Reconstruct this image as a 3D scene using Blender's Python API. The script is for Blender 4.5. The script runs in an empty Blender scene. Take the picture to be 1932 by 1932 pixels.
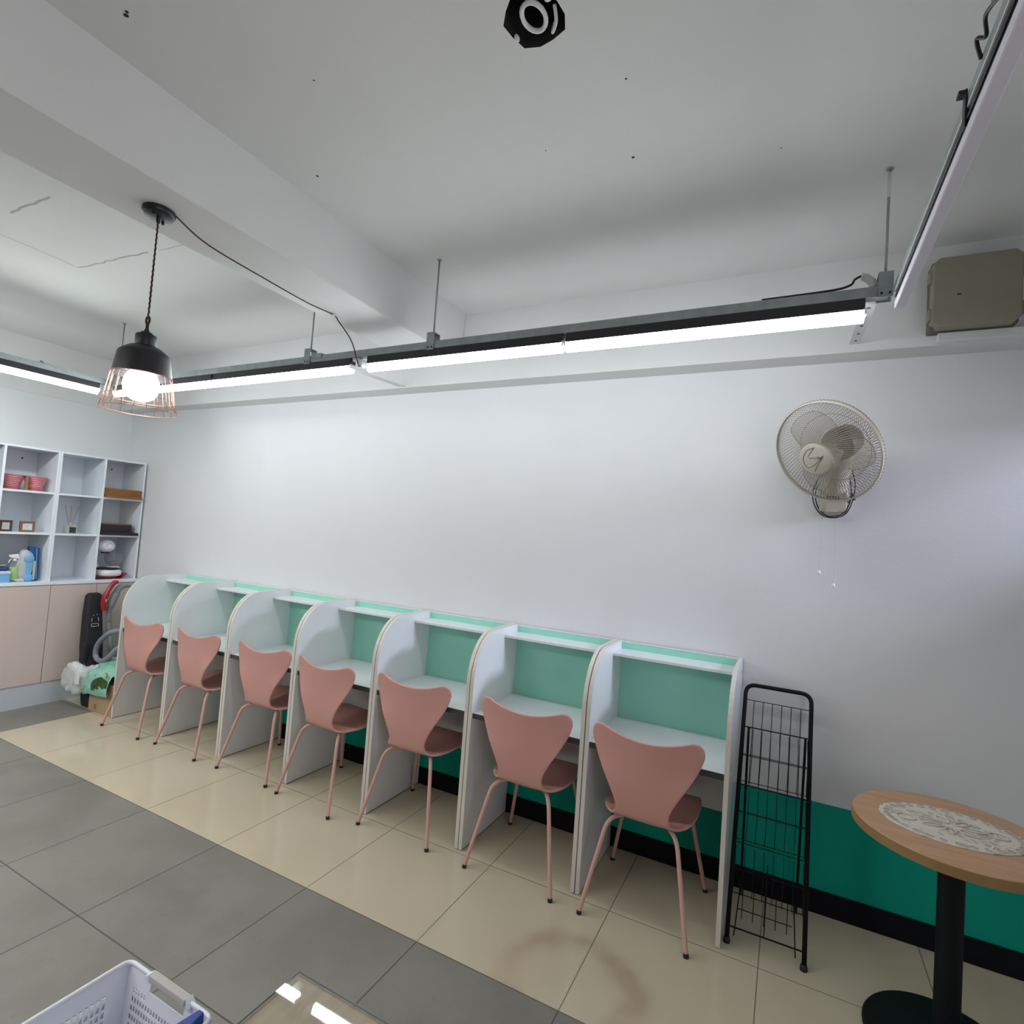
import bpy, bmesh, math, random
from mathutils import Vector, Matrix, noise
C = bpy.context.scene.collection
sc = bpy.context.scene
PI = math.pi
R = math.radians
random.seed(7)

# ------------------------------------------------------------------ camera, world, light, exposure
cam_d = bpy.data.cameras.new('camera')
cam = bpy.data.objects.new('camera', cam_d)
C.objects.link(cam)
cam.location = (5.4368, -3.0072, 1.6138)
cam.rotation_euler = (1.6152, -0.0724, 0.4665)
cam_d.sensor_fit = 'HORIZONTAL'
cam_d.sensor_width = 36.0
cam_d.lens = 36.0 * 1040.2534 / 1932.0
cam_d.clip_start = 0.02
sc.camera = cam
sc.view_settings.view_transform = 'Standard'
sc.view_settings.look = 'None'
sc.view_settings.gamma = 1.0
sc.view_settings.use_curve_mapping = False
sc.view_settings.exposure = 1.22
sc.cycles.use_denoising = True
sc.cycles.max_bounces = 10
sc.cycles.transparent_max_bounces = 24
sc.cycles.sample_clamp_indirect = 6.0

W = bpy.data.worlds.new('world')
sc.world = W
W.use_nodes = True
wb = W.node_tree.nodes['Background']
wb.inputs['Color'].default_value = (0.90, 0.94, 1.0, 1)
wb.inputs['Strength'].default_value = 0.02
TUBE_STRENGTH = 10.2
BULB_STRENGTH = 13.0
ASSUMED_WINDOW_WATTS = 62.0
BEAM_FILL_WATTS = 12.0

def area(name, loc, rot, sx, sy, watts, col):
    d = bpy.data.lights.new(name, 'AREA')
    d.shape = 'RECTANGLE'; d.size = sx; d.size_y = sy; d.energy = watts; d.color = col
    o = bpy.data.objects.new(name, d); C.objects.link(o)
    o.location = loc; o.rotation_euler = rot
    return o
# assumed daylight through an assumed, unseen window of the right-hand wall, close to the back wall
area('assumed_window_daylight', (8.20, -0.34, 2.62), (0, R(66), 0), 0.40, 0.50, ASSUMED_WINDOW_WATTS, (0.80, 0.80, 1.0))
area('assumed_pink_glow', (8.20, -0.34, 2.20), (0, R(88), 0), 0.30, 0.45, ASSUMED_WINDOW_WATTS * 0.16, (1.0, 0.80, 0.82))  # pink light added for the upper part of the glow on the wall
# light added to brighten the beam, at an assumed wide window farther along the right-hand wall (behind the camera)
area('beam_fill_right', (6.90, -3.75, 1.60), (0, R(90), 0), 1.30, 1.90, BEAM_FILL_WATTS, (1.0, 0.945, 0.955))

# unseen lamps added to brighten floor and left side, where more rails would hang
area('rail_fill_left', (0.93, -3.25, 2.46), (0, 0, 0), 0.05, 2.3, 18.0, (0.94, 0.98, 1.0))
area('rail_fill_front', (2.20, -3.30, 2.46), (0, 0, 0), 2.6, 0.05, 19.0, (1.0, 0.97, 0.93))

# ------------------------------------------------------------------ materials
def mat(name, col, rough=0.5, metal=0.0, spec=0.5, coat=0.0, emit=0.0, ecol=None, var=0.0, vscale=6.0, bump=0.0, bscale=40.0, alpha=1.0):
    m = bpy.data.materials.new(name); m.use_nodes = True
    nt = m.node_tree; b = nt.nodes['Principled BSDF']
    b.inputs['Base Color'].default_value = (*col, 1)
    b.inputs['Roughness'].default_value = rough
    b.inputs['Metallic'].default_value = metal
    b.inputs['Specular IOR Level'].default_value = spec
    b.inputs['Coat Weight'].default_value = coat
    b.inputs['Alpha'].default_value = alpha
    if emit:
        b.inputs['Emission Color'].default_value = (*(ecol or col), 1)
        b.inputs['Emission Strength'].default_value = emit
    if var or bump:
        tc = nt.nodes.new('ShaderNodeTexCoord')
        if var:
            n = nt.nodes.new('ShaderNodeTexNoise'); n.inputs['Scale'].default_value = vscale; n.inputs['Detail'].default_value = 4
            nt.links.new(tc.outputs['Object'], n.inputs['Vector'])
            r = nt.nodes.new('ShaderNodeValToRGB')
            r.color_ramp.elements[0].position = 0.3; r.color_ramp.elements[1].position = 0.7
            r.color_ramp.elements[0].color = (*[c * (1 - var) for c in col], 1)
            r.color_ramp.elements[1].color = (*[min(1, c * (1 + var)) for c in col], 1)
            nt.links.new(n.outputs['Fac'], r.inputs['Fac']); nt.links.new(r.outputs['Color'], b.inputs['Base Color'])
        if bump:
            n2 = nt.nodes.new('ShaderNodeTexNoise'); n2.inputs['Scale'].default_value = bscale; n2.inputs['Detail'].default_value = 3
            nt.links.new(tc.outputs['Object'], n2.inputs['Vector'])
            bp = nt.nodes.new('ShaderNodeBump'); bp.inputs['Strength'].default_value = bump; bp.inputs['Distance'].default_value = 0.01
            nt.links.new(n2.outputs['Fac'], bp.inputs['Height']); nt.links.new(bp.outputs['Normal'], b.inputs['Normal'])
    return m

class NT:
    """tiny helper to chain math nodes"""
    def __init__(s, m): s.m = m; s.nt = m.node_tree
    def n(s, t, **kw):
        x = s.nt.nodes.new(t)
        for k, v in kw.items(): setattr(x, k, v)
        return x
    def put(s, sock, v):
        if hasattr(v, 'links') or isinstance(v, bpy.types.NodeSocket): s.nt.links.new(v, sock)
        else: sock.default_value = v
    def math(s, op, a, b=0.0, c=0.0):
        x = s.n('ShaderNodeMath', operation=op)
        s.put(x.inputs[0], a); s.put(x.inputs[1], b); s.put(x.inputs[2], c)
        return x.outputs[0]
    def mix(s, f, a, b):
        x = s.n('ShaderNodeMix', data_type='RGBA')
        s.put(x.inputs[0], f); s.put(x.inputs[6], a); s.put(x.inputs[7], b)
        return x.outputs[2]
    def smooth(s, v, lo, hi, a=0.0, b=1.0):
        x = s.n('ShaderNodeMapRange', interpolation_type='SMOOTHSTEP')
        s.put(x.inputs['Value'], v)
        for k, q in (('From Min', lo), ('From Max', hi), ('To Min', a), ('To Max', b)): x.inputs[k].default_value = q
        return x.outputs['Result']
    def noise(s, vec, scale, detail=4, rough=0.5):
        x = s.n('ShaderNodeTexNoise'); x.inputs['Scale'].default_value = scale; x.inputs['Detail'].default_value = detail; x.inputs['Roughness'].default_value = rough
        s.put(x.inputs['Vector'], vec)
        return x.outputs['Fac']

TX, TY, TS = 3.598, -0.523, 0.600          # tile grid

def tile_mat(name, c1, c2, grout, gw, rough, stain=False, grey=False):
    m = mat(name, c1, rough); h = NT(m); b = h.nt.nodes['Principled BSDF']
    tc = h.n('ShaderNodeTexCoord').outputs['Object']
    sp = h.n('ShaderNodeSeparateXYZ'); h.put(sp.inputs[0], tc)
    def dist(v, o):
        f = h.math('FRACT', h.math('DIVIDE', h.math('SUBTRACT', v, o - 60.0), TS))
        return h.math('MULTIPLY', h.math('MINIMUM', f, h.math('SUBTRACT', 1.0, f)), TS)
    d = h.math('MINIMUM', dist(sp.outputs[0], TX), dist(sp.outputs[1], TY))
    g = h.smooth(d, gw * 0.5, gw * 1.3, 1.0, 0.0)
    n1 = h.noise(tc, 2.2 if grey else 1.3, 6, 0.6)
    col = h.mix(h.smooth(n1, 0.35, 0.65), (*c1, 1), (*c2, 1))
    if grey:
        # each tile of the stone-look floor has its own tint and a streaky grain
        cell = h.n('ShaderNodeCombineXYZ')
        h.put(cell.inputs[0], h.math('FLOOR', h.math('DIVIDE', h.math('SUBTRACT', sp.outputs[0], TX - 60.0), TS)))
        h.put(cell.inputs[1], h.math('FLOOR', h.math('DIVIDE', h.math('SUBTRACT', sp.outputs[1], TY - 60.0), TS)))
        wn = h.n('ShaderNodeTexWhiteNoise'); h.put(wn.inputs['Vector'], cell.outputs[0])
        k = h.smooth(wn.outputs['Value'], 0.0, 1.0, 0.0, 0.35)
        col = h.mix(k, col, (c2[0]*1.15, c2[1]*1.13, c2[2]*1.1, 1))
        n2 = h.noise(tc, 28, 5, 0.7)
        col = h.mix(h.smooth(n2, 0.55, 0.8, 0, 0.35), col, (c1[0]*0.6, c1[1]*0.6, c1[2]*0.6, 1))
    if stain:
        dx = h.math('SUBTRACT', sp.outputs[0], 4.79); dy = h.math('SUBTRACT', sp.outputs[1], -1.00)
        r = h.math('SQRT', h.math('ADD', h.math('MULTIPLY', dx, dx), h.math('MULTIPLY', dy, dy)))
        r = h.math('ADD', r, h.math('MULTIPLY', h.math('SUBTRACT', h.noise(tc, 6, 2), 0.5), 0.10))
        ring = h.math('MULTIPLY', h.smooth(r, 0.14, 0.23), h.smooth(r, 0.235, 0.32, 1.0, 0.0))
        ring = h.math('MULTIPLY', ring, h.smooth(h.noise(tc, 3.5, 2), 0.3, 0.6, 0.2, 0.48))
        col = h.mix(ring, col, (0.30, 0.205, 0.12, 1))
    col = h.mix(g, col, (*grout, 1))
    h.put(b.inputs['Base Color'], col)
    h.put(b.inputs['Roughness'], h.math('ADD', h.math('MULTIPLY', g, 0.5), h.math('ADD', rough, h.math('MULTIPLY', h.math('SUBTRACT', n1, 0.5), 0.12))))
    bp = h.n('ShaderNodeBump'); bp.inputs['Strength'].default_value = 0.35; bp.inputs['Distance'].default_value = 0.004
    h.put(bp.inputs['Height'], h.math('MULTIPLY', g, -1.0)); h.put(b.inputs['Normal'], bp.outputs['Normal'])
    return m

def wall_mat():
    m = mat('wall_paint', (0.74, 0.75, 0.775), 0.55, spec=0.3); h = NT(m); b = h.nt.nodes['Principled BSDF']
    tc = h.n('ShaderNodeTexCoord').outputs['Object']
    sp = h.n('ShaderNodeSeparateXYZ'); h.put(sp.inputs[0], tc)
    col = h.mix(h.noise(tc, 3, 4), (0.72, 0.73, 0.755, 1), (0.76, 0.77, 0.79, 1))
    col = h.mix(h.smooth(sp.outputs[2], 0.4885, 0.4915, 1.0, 0.0), col, (0.004, 0.36, 0.27, 1))   # painted teal dado
    h.put(b.inputs['Base Color'], col)
    bp = h.n('ShaderNodeBump'); bp.inputs['Strength'].default_value = 0.05; bp.inputs['Distance'].default_value = 0.01
    h.put(bp.inputs['Height'], h.noise(tc, 60, 3)); h.put(b.inputs['Normal'], bp.outputs['Normal'])
    return m

def wood_mat(name, c1, c2, axis=0, scale=1.0, rough=0.45, coat=0.0):
    m = mat(name, c1, rough, coat=coat); h = NT(m); b = h.nt.nodes['Principled BSDF']
    tc = h.n('ShaderNodeTexCoord').outputs['Object']
    mp = h.n('ShaderNodeMapping'); h.put(mp.inputs['Vector'], tc)
    s = [14 * scale] * 3; s[axis] = 1.2 * scale
    mp.inputs['Scale'].default_value = s
    n1 = h.noise(mp.outputs[0], 2.2, 6, 0.6)
    col = h.mix(h.smooth(n1, 0.3, 0.7), (*c1, 1), (*c2, 1))
    h.put(b.inputs['Base Color'], col)
    return m

def glassy(name, tint, mixf=0.0, rough=0.02, edge=(0.2, 0.3, 0.28)):
    """thin clear sheet: what is behind shows through, the surface mirrors at its Fresnel strength"""
    m = bpy.data.materials.new(name); m.use_nodes = True; nt = m.node_tree; nt.nodes.clear()
    out = nt.nodes.new('ShaderNodeOutputMaterial')
    tr = nt.nodes.new('ShaderNodeBsdfTransparent'); tr.inputs['Color'].default_value = (*tint, 1)
    gl = nt.nodes.new('ShaderNodeBsdfGlossy'); gl.inputs['Roughness'].default_value = rough; gl.inputs['Color'].default_value = (1, 1, 1, 1)
    fr = nt.nodes.new('ShaderNodeFresnel'); fr.inputs['IOR'].default_value = 1.5
    mx = nt.nodes.new('ShaderNodeMixShader')
    ge = nt.nodes.new('ShaderNodeNewGeometry')          # only the outer face mirrors; the inner face lets light out
    inv = nt.nodes.new('ShaderNodeMath'); inv.operation = 'SUBTRACT'; inv.inputs[0].default_value = 1.0
    mu = nt.nodes.new('ShaderNodeMath'); mu.operation = 'MULTIPLY'
    nt.links.new(ge.outputs['Backfacing'], inv.inputs[1]); nt.links.new(inv.outputs[0], mu.inputs[0]); nt.links.new(fr.outputs[0], mu.inputs[1])
    nt.links.new(mu.outputs[0], mx.inputs[0]); nt.links.new(tr.outputs[0], mx.inputs[1]); nt.links.new(gl.outputs[0], mx.inputs[2])
    last = mx.outputs[0]
    if mixf:
        df = nt.nodes.new('ShaderNodeBsdfDiffuse'); df.inputs['Color'].default_value = (*tint, 1)
        m2 = nt.nodes.new('ShaderNodeMixShader'); m2.inputs[0].default_value = mixf
        nt.links.new(last, m2.inputs[1]); nt.links.new(df.outputs[0], m2.inputs[2]); last = m2.outputs[0]
    nt.links.new(last, out.inputs['Surface'])
    return m

M = {}
M['wall'] = wall_mat(); M['wall'].node_tree.nodes['Principled BSDF'].inputs['Specular IOR Level'].default_value = 0.15
M['plain_wall'] = mat('plain_wall_paint', (0.74, 0.76, 0.77), 0.6, spec=0.3, var=0.02, vscale=3, bump=0.04, bscale=60)
M['ceiling'] = mat('ceiling_paint', (0.72, 0.73, 0.72), 0.7, spec=0.2, var=0.025, vscale=1.5, bump=0.08, bscale=25)
M['beam'] = mat('beam_paint', (0.72, 0.725, 0.725), 0.7, spec=0.2, var=0.025, vscale=2.0, bump=0.08, bscale=25)
M['crack'] = mat('ceiling_crack', (0.42, 0.43, 0.42), 0.8)
M['hole'] = mat('anchor_hole', (0.03, 0.03, 0.03), 0.9)
M['beige'] = tile_mat('beige_tile', (0.53, 0.47, 0.345), (0.56, 0.50, 0.375), (0.20, 0.16, 0.11), 0.0022, 0.10, stain=True)
M['grey'] = tile_mat('grey_tile', (0.170, 0.161, 0.140), (0.215, 0.206, 0.182), (0.10, 0.092, 0.082), 0.003, 0.48, grey=True)
M['base'] = mat('black_skirting', (0.0035, 0.0045, 0.009), 0.55, spec=0.2)
M['white'] = mat('white_laminate', (0.76, 0.81, 0.87), 0.28, var=0.01)
M['desk_white'] = mat('carrel_white_laminate', (0.76, 0.78, 0.80), 0.25, var=0.01)
M['band'] = mat('cream_edging', (0.66, 0.62, 0.56), 0.4)
M['mint'] = mat('mint_panel', (0.32, 0.72, 0.58), 0.38, var=0.02)
M['darkedge'] = mat('dark_edging', (0.05, 0.04, 0.04), 0.5)
M['foot'] = mat('black_foot', (0.012, 0.012, 0.013), 0.6)
M['pink'] = mat('pink_plastic', (0.58, 0.30, 0.26), 0.42, var=0.015, bump=0.03, bscale=300)
M['pinkmetal'] = mat('pink_metal', (0.58, 0.34, 0.29), 0.38)
M['door'] = mat('blush_door', (0.60, 0.50, 0.455), 0.42, var=0.01)
M['kick'] = mat('kick_panel', (0.50, 0.54, 0.57), 0.45)
M['gap'] = mat('door_gap', (0.10, 0.08, 0.07), 0.8)
M['galv'] = mat('galvanised_steel', (0.36, 0.40, 0.40), 0.45, metal=0.55, var=0.12, vscale=25)
M['white_metal'] = mat('white_metal', (0.72, 0.73, 0.74), 0.45)
M['batten'] = mat('black_batten', (0.022, 0.022, 0.026), 0.32)
M['tube'] = mat('lit_diffuser', (0.95, 0.97, 1.0), 0.4, emit=TUBE_STRENGTH, ecol=(0.93, 0.98, 1.0))
M['tube_left'] = mat('lit_diffuser_left', (0.95, 0.97, 1.0), 0.4, emit=TUBE_STRENGTH*2.0, ecol=(0.95, 1.0, 0.97))
M['tube_off'] = mat('unlit_diffuser', (0.70, 0.68, 0.76), 0.6)
M['bulb'] = mat('lit_bulb', (1, 1, 1), 0.3, emit=BULB_STRENGTH, ecol=(1.0, 0.95, 0.93))
M['black'] = mat('black_metal', (0.014, 0.014, 0.018), 0.42)
M['matte_black'] = mat('matte_black_metal', (0.0045, 0.006, 0.008), 0.6, spec=0.2)
M['blackwire'] = mat('black_wire', (0.004, 0.004, 0.006), 0.5, spec=0.25)
M['copper'] = mat('copper_wire', (0.62, 0.30, 0.19), 0.35, metal=0.9)
M['cord'] = mat('brown_cord', (0.055, 0.022, 0.015), 0.8)
M['bcord'] = mat('black_cord', (0.012, 0.012, 0.014), 0.6)
M['fan'] = mat('cream_plastic', (0.56, 0.52, 0.44), 0.35)
M['fanwire'] = mat('cream_wire', (0.33, 0.30, 0.25), 0.4)
M['blade'] = glassy('clear_blade', (0.95, 0.94, 0.92), 0.05, 0.3)
M['motor'] = mat('motor_shell', (0.17, 0.15, 0.12), 0.5)
M['ink'] = mat('dark_print', (0.09, 0.08, 0.07), 0.6)
M['string'] = mat('pull_string', (0.50, 0.46, 0.44), 0.7)
M['jbox'] = mat('olive_plastic', (0.25, 0.24, 0.18), 0.5, var=0.04, vscale=10)
M['jdark'] = mat('olive_plastic_base', (0.11, 0.10, 0.08), 0.6)
M['oak'] = wood_mat('oak_top', (0.50, 0.285, 0.155), (0.58, 0.345, 0.195), 0, 1.0, 0.42)
M['oakedge'] = mat('oak_edging', (0.31, 0.185, 0.075), 0.5, var=0.06, vscale=20)
M['ply'] = wood_mat('glass_table_board', (0.40, 0.315, 0.225), (0.46, 0.37, 0.27), 1, 2.0, 0.5)
M['glass'] = glassy('table_glass', (0.97, 0.98, 0.97))
M['glassedge'] = mat('glass_edge', (0.22, 0.24, 0.22), 0.2)
M['clear'] = glassy('clear_plastic', (0.90, 0.93, 0.95), 0.10, 0.08)
M['film'] = glassy('cloudy_film', (0.92, 0.95, 0.94), 0.38, 0.2)
M['basket'] = mat('white_plastic', (0.74, 0.76, 0.84), 0.4)
M['grip'] = mat('grey_grip', (0.46, 0.44, 0.42), 0.5)
M['blue'] = mat('blue_plastic', (0.02, 0.055, 0.30), 0.45)
M['pot'] = mat('pink_glaze', (0.54, 0.18, 0.21), 0.4)
M['brown'] = mat('brown_paper', (0.27, 0.15, 0.06), 0.7)
M['tray'] = wood_mat('tray_wood', (0.24, 0.095, 0.025), (0.31, 0.13, 0.04), 1, 3.0, 0.45)
M['frame_d'] = mat('dark_wood_frame', (0.10, 0.035, 0.02), 0.5)
M['frame_l'] = mat('brown_wood_frame', (0.22, 0.10, 0.05), 0.5)
M['paper'] = mat('pale_print', (0.62, 0.65, 0.66), 0.7, var=0.12, vscale=60)
M['darkbox'] = mat('dark_box', (0.022, 0.012, 0.02), 0.5)
M['gold'] = mat('gold_lid', (0.36, 0.27, 0.08), 0.3, metal=0.8)
M['navy'] = mat('navy_tray', (0.012, 0.012, 0.03), 0.45)
M['gloss_white'] = mat('gloss_white', (0.80, 0.79, 0.82), 0.15, coat=0.5)
M['smoke'] = glassy('smoked_tank', (0.80, 0.82, 0.85), 0.15, 0.05)
M['red'] = mat('red_plastic', (0.34, 0.012, 0.025), 0.25, coat=0.4)
M['greyplast'] = mat('grey_plastic', (0.27, 0.275, 0.28), 0.5)
M['hose'] = mat('grey_hose', (0.24, 0.25, 0.29), 0.45)
M['bagblack'] = mat('black_nylon', (0.010, 0.010, 0.016), 0.75, bump=0.1, bscale=200)
M['silver'] = mat('silver_buckle', (0.7, 0.7, 0.68), 0.3, metal=0.9)
M['carton'] = mat('brown_cardboard', (0.40, 0.285, 0.165), 0.75, var=0.05, vscale=8)
M['tape'] = mat('brown_tape', (0.25, 0.16, 0.08), 0.4)
M['mintbag'] = mat('mint_plastic', (0.26, 0.56, 0.44), 0.35, var=0.06, vscale=9, bump=0.35, bscale=14)
M['leaf'] = mat('green_leaf_print', (0.035, 0.075, 0.015), 0.5, var=0.5, vscale=30)
M['orange'] = mat('orange_print', (0.55, 0.16, 0.03), 0.5)
M['lime'] = mat('lime_liquid', (0.36, 0.55, 0.22), 0.3)
M['skyblue'] = mat('sky_blue_plastic', (0.16, 0.42, 0.72), 0.4)
M['lilac'] = mat('pale_lid', (0.60, 0.62, 0.80), 0.4)
M['cobalt'] = mat('cobalt_fabric', (0.012, 0.075, 0.24), 0.6)
M['label_green'] = mat('dark_green_label', (0.015, 0.035, 0.025), 0.5)
M['pale_green'] = mat('pale_green_film', (0.55, 0.66, 0.60), 0.5)
M['amber'] = glassy('pale_oil_glass', (0.86, 0.88, 0.80), 0.25, 0.05)
M['reed'] = mat('reed', (0.20, 0.13, 0.10), 0.8)

def lace_mat():
    m = mat('ivory_lace', (0.66, 0.62, 0.55), 0.75); h = NT(m); b = h.nt.nodes['Principled BSDF']
    tc = h.n('ShaderNodeTexCoord').outputs['Object']
    v = h.n('ShaderNodeTexVoronoi', feature='DISTANCE_TO_EDGE'); v.inputs['Scale'].default_value = 26; h.put(v.inputs['Vector'], tc)
    th = h.smooth(v.outputs['Distance'], 0.03, 0.16, 0.0, 1.0)
    n = h.smooth(h.noise(tc, 14, 3), 0.42, 0.58)
    f = h.math('MULTIPLY', th, n)
    col = h.mix(f, (0.72, 0.67, 0.59, 1), (0.50, 0.44, 0.38, 1))
    h.put(b.inputs['Base Color'], col)
    bp = h.n('ShaderNodeBump'); bp.inputs['Strength'].default_value = 0.6; bp.inputs['Distance'].default_value = 0.004
    h.put(bp.inputs['Height'], h.math('SUBTRACT', 1.0, f)); h.put(b.inputs['Normal'], bp.outputs['Normal'])
    return m
M['lace'] = lace_mat()

# ------------------------------------------------------------------ mesh builder
class MB:
    def __init__(s): s.v = []; s.f = []; s.mi = []; s.cur = 0
    def add(s, vs, fs):
        o = len(s.v); s.v += [Vector(v) for v in vs]; s.f += [[i + o for i in f] for f in fs]; s.mi += [s.cur] * len(fs); return s
    def box(s, x0, x1, y0, y1, z0, z1):
        return s.hexa([(x0,y0,z0),(x1,y0,z0),(x1,y1,z0),(x0,y1,z0),(x0,y0,z1),(x1,y0,z1),(x1,y1,z1),(x0,y1,z1)])
    def hexa(s, p):
        return s.add(p, [(3,2,1,0),(4,5,6,7),(0,1,5,4),(1,2,6,5),(2,3,7,6),(3,0,4,7)])
    def tube(s, pts, r, n=8, closed=False, caps=True):
        pts = [Vector(p) for p in pts]; m = len(pts)
        rr = r if isinstance(r, (list, tuple)) else [r] * m
        tang = []
        for i in range(m):
            a = pts[(i - 1) % m] if (closed or i > 0) else pts[i]
            b = pts[(i + 1) % m] if (closed or i < m - 1) else pts[i]
            t = (b - a); tang.append(t.normalized() if t.length > 1e-9 else Vector((0, 0, 1)))
        t = tang[0]; u = t.orthogonal().normalized(); vs = []; prev = t
        for i in range(m):
            q = prev.rotation_difference(tang[i]); u = (q @ u); u = (u - tang[i] * u.dot(tang[i])).normalized(); prev = tang[i]
            w = tang[i].cross(u)
            for k in range(n):
                a = 2 * PI * k / n; vs.append(pts[i] + (u * math.cos(a) + w * math.sin(a)) * rr[i])
        fs = []
        for i in range(m if closed else m - 1):
            j = (i + 1) % m
            for k in range(n): fs.append((i*n+k, i*n+(k+1) % n, j*n+(k+1) % n, j*n+k))
        if caps and not closed:
            fs.append(tuple(reversed(range(n)))); fs.append(tuple((m-1)*n + k for k in range(n)))
        return s.add(vs, fs)
    def lathe(s, prof, n=32, M4=None, close=True):
        """prof: (radius, height) pairs, turned about local z"""
        M4 = M4 or Matrix(); vs = []; fs = []; m = len(prof)
        for (r, h) in prof:
            for k in range(n):
                a = 2 * PI * k / n; vs.append(M4 @ Vector((r * math.cos(a), r * math.sin(a), h)))
        for i in range(m - 1):
            for k in range(n): fs.append((i*n+k, i*n+(k+1) % n, (i+1)*n+(k+1) % n, (i+1)*n+k))
        if close:
            fs.append(tuple(reversed(range(n)))); fs.append(tuple((m-1)*n + k for k in range(n)))
        return s.add(vs, fs)
    def prism(s, poly, d0, d1, axis):
        """poly of 2-d points extruded along axis 0/1/2 from d0 to d1"""
        def P(p, d): return (d, p[0], p[1]) if axis == 0 else ((p[0], d, p[1]) if axis == 1 else (p[0], p[1], d))
        n = len(poly)
        return s.add([P(p, d0) for p in poly] + [P(p, d1) for p in poly],
                     [tuple(reversed(range(n))), tuple(range(n, 2*n))] + [(i, (i+1) % n, n+(i+1) % n, n+i) for i in range(n)])
    def grid(s, f, nu, nv, closeu=False):
        vs = [f(i / (nu if closeu else nu - 1), j / (nv - 1)) for j in range(nv) for i in range(nu)]; fs = []
        for j in range(nv - 1):
            for i in range(nu if closeu else nu - 1):
                k = (i + 1) % nu
                fs.append((j*nu+i, j*nu+k, (j+1)*nu+k, (j+1)*nu+i))
        return s.add(vs, fs)
    def blob(s, c, rad, amp=0.0, freq=8.0, n=28, sq=2.0, seed=0.0, squash=None):
        """rounded, crumpled body (superellipsoid pushed about by noise)"""
        def pw(a): return math.copysign(abs(a) ** (2.0 / sq), a)
        def f(u, v):
            th = 2 * PI * u; ph = -PI / 2 + PI * v
            d = Vector((pw(math.cos(ph)) * pw(math.cos(th)), pw(math.cos(ph)) * pw(math.sin(th)), pw(math.sin(ph))))
            p = Vector((d.x * rad[0], d.y * rad[1], d.z * rad[2]))
            q = p + Vector(c)
            k = noise.noise(q * freq + Vector((seed, seed, 0))) + 0.5 * abs(noise.noise(q * freq * 2.3 + Vector((0, seed, 3))))
            return q + d * amp * k
        return s.grid(f, n, n // 2 + 1, closeu=True)

ORG = {}
def obj(name, mb, m, parent=None, smooth=False, bevel=0.0, seg=2, subsurf=0, angle=None):
    off = ORG.get(parent.name, Vector()) if parent else Vector()
    me = bpy.data.meshes.new(name)
    me.from_pydata([tuple(v - off) for v in mb.v], [], mb.f)
    me.update()
    ms = m if isinstance(m, (list, tuple)) else [m]
    for x in ms: me.materials.append(x)
    if len(ms) > 1: me.polygons.foreach_set('material_index', mb.mi)
    bm = bmesh.new(); bm.from_mesh(me); bmesh.ops.recalc_face_normals(bm, faces=bm.faces); bm.to_mesh(me); bm.free()
    if smooth:
        me.polygons.foreach_set('use_smooth', [True] * len(me.polygons))
        if angle is not None: me.set_sharp_from_angle(angle=R(angle))
    o = bpy.data.objects.new(name, me); C.objects.link(o)
    if parent:
        o.parent = parent; ORG[o.name] = off
    if bevel:
        b = o.modifiers.new('bevel', 'BEVEL'); b.width = bevel; b.segments = seg; b.limit_method = 'ANGLE'; b.angle_limit = R(40)
    if subsurf:
        b = o.modifiers.new('subsurf', 'SUBSURF'); b.levels = subsurf; b.render_levels = subsurf
    return o
def thing(name, label, cat, loc=(0, 0, 0), group=None, rz=0.0, local=False):
    o = bpy.data.objects.new(name, None); C.objects.link(o); o.location = loc; o.rotation_euler = (0, 0, rz)
    o.empty_display_size = 0.05
    o['label'] = label; o['category'] = cat
    if group: o['group'] = group
    ORG[o.name] = Vector() if local else Vector(loc)
    return o
def tag(o, label, cat, group=None):
    o['label'] = label; o['category'] = cat
    if group: o['group'] = group
    return o
def struct(name, mb, m, **kw):
    o = obj(name, mb, m, **kw); o['kind'] = 'structure'; return o
def dup(root, loc, rz, label):
    def cp(o, par):
        c = o.copy(); C.objects.link(c)
        if par: c.parent = par
        for ch in list(o.children): cp(ch, c)
        return c
    r = cp(root, None); r.location = loc; r.rotation_euler = (0, 0, rz); r['label'] = label
    return r
def bx(*a): return MB().box(*a)
def fillet(pts, r, n=6):
    pts = [Vector(p) for p in pts]; out = [pts[0]]
    for i in range(1, len(pts) - 1):
        a, b, c = pts[i-1], pts[i], pts[i+1]
        d1 = (a - b); d2 = (c - b); rr = min(r, d1.length * 0.49, d2.length * 0.49)
        p1 = b + d1.normalized() * rr; p2 = b + d2.normalized() * rr
        for k in range(n + 1):
            t = k / n; out.append(p1 * (1-t)**2 + b * 2*t*(1-t) + p2 * t*t)
    out.append(pts[-1]); return out
def spline(pts, n=8):
    pts = [Vector(p) for p in pts]; out = []
    for i in range(len(pts) - 1):
        p0 = pts[max(i-1, 0)]; p1 = pts[i]; p2 = pts[i+1]; p3 = pts[min(i+2, len(pts)-1)]
        for k in range(n):
            t = k / n
            out.append(0.5 * ((2*p1) + (p2-p0)*t + (2*p0-5*p1+4*p2-p3)*t*t + (3*p1-p0-3*p2+p3)*t**3))
    out.append(pts[-1]); return out

# ------------------------------------------------------------------ room shell
def zt(x): return 2.528 + 0.0064 * (x - 0.45)        # underside of the beam along the back wall
def zc(x): return 2.962 + 0.006 * x                    # ceiling
XL, XR, YF = -0.22, 6.95, -5.2
BF = -0.13                                             # face of the perimeter beam

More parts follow.
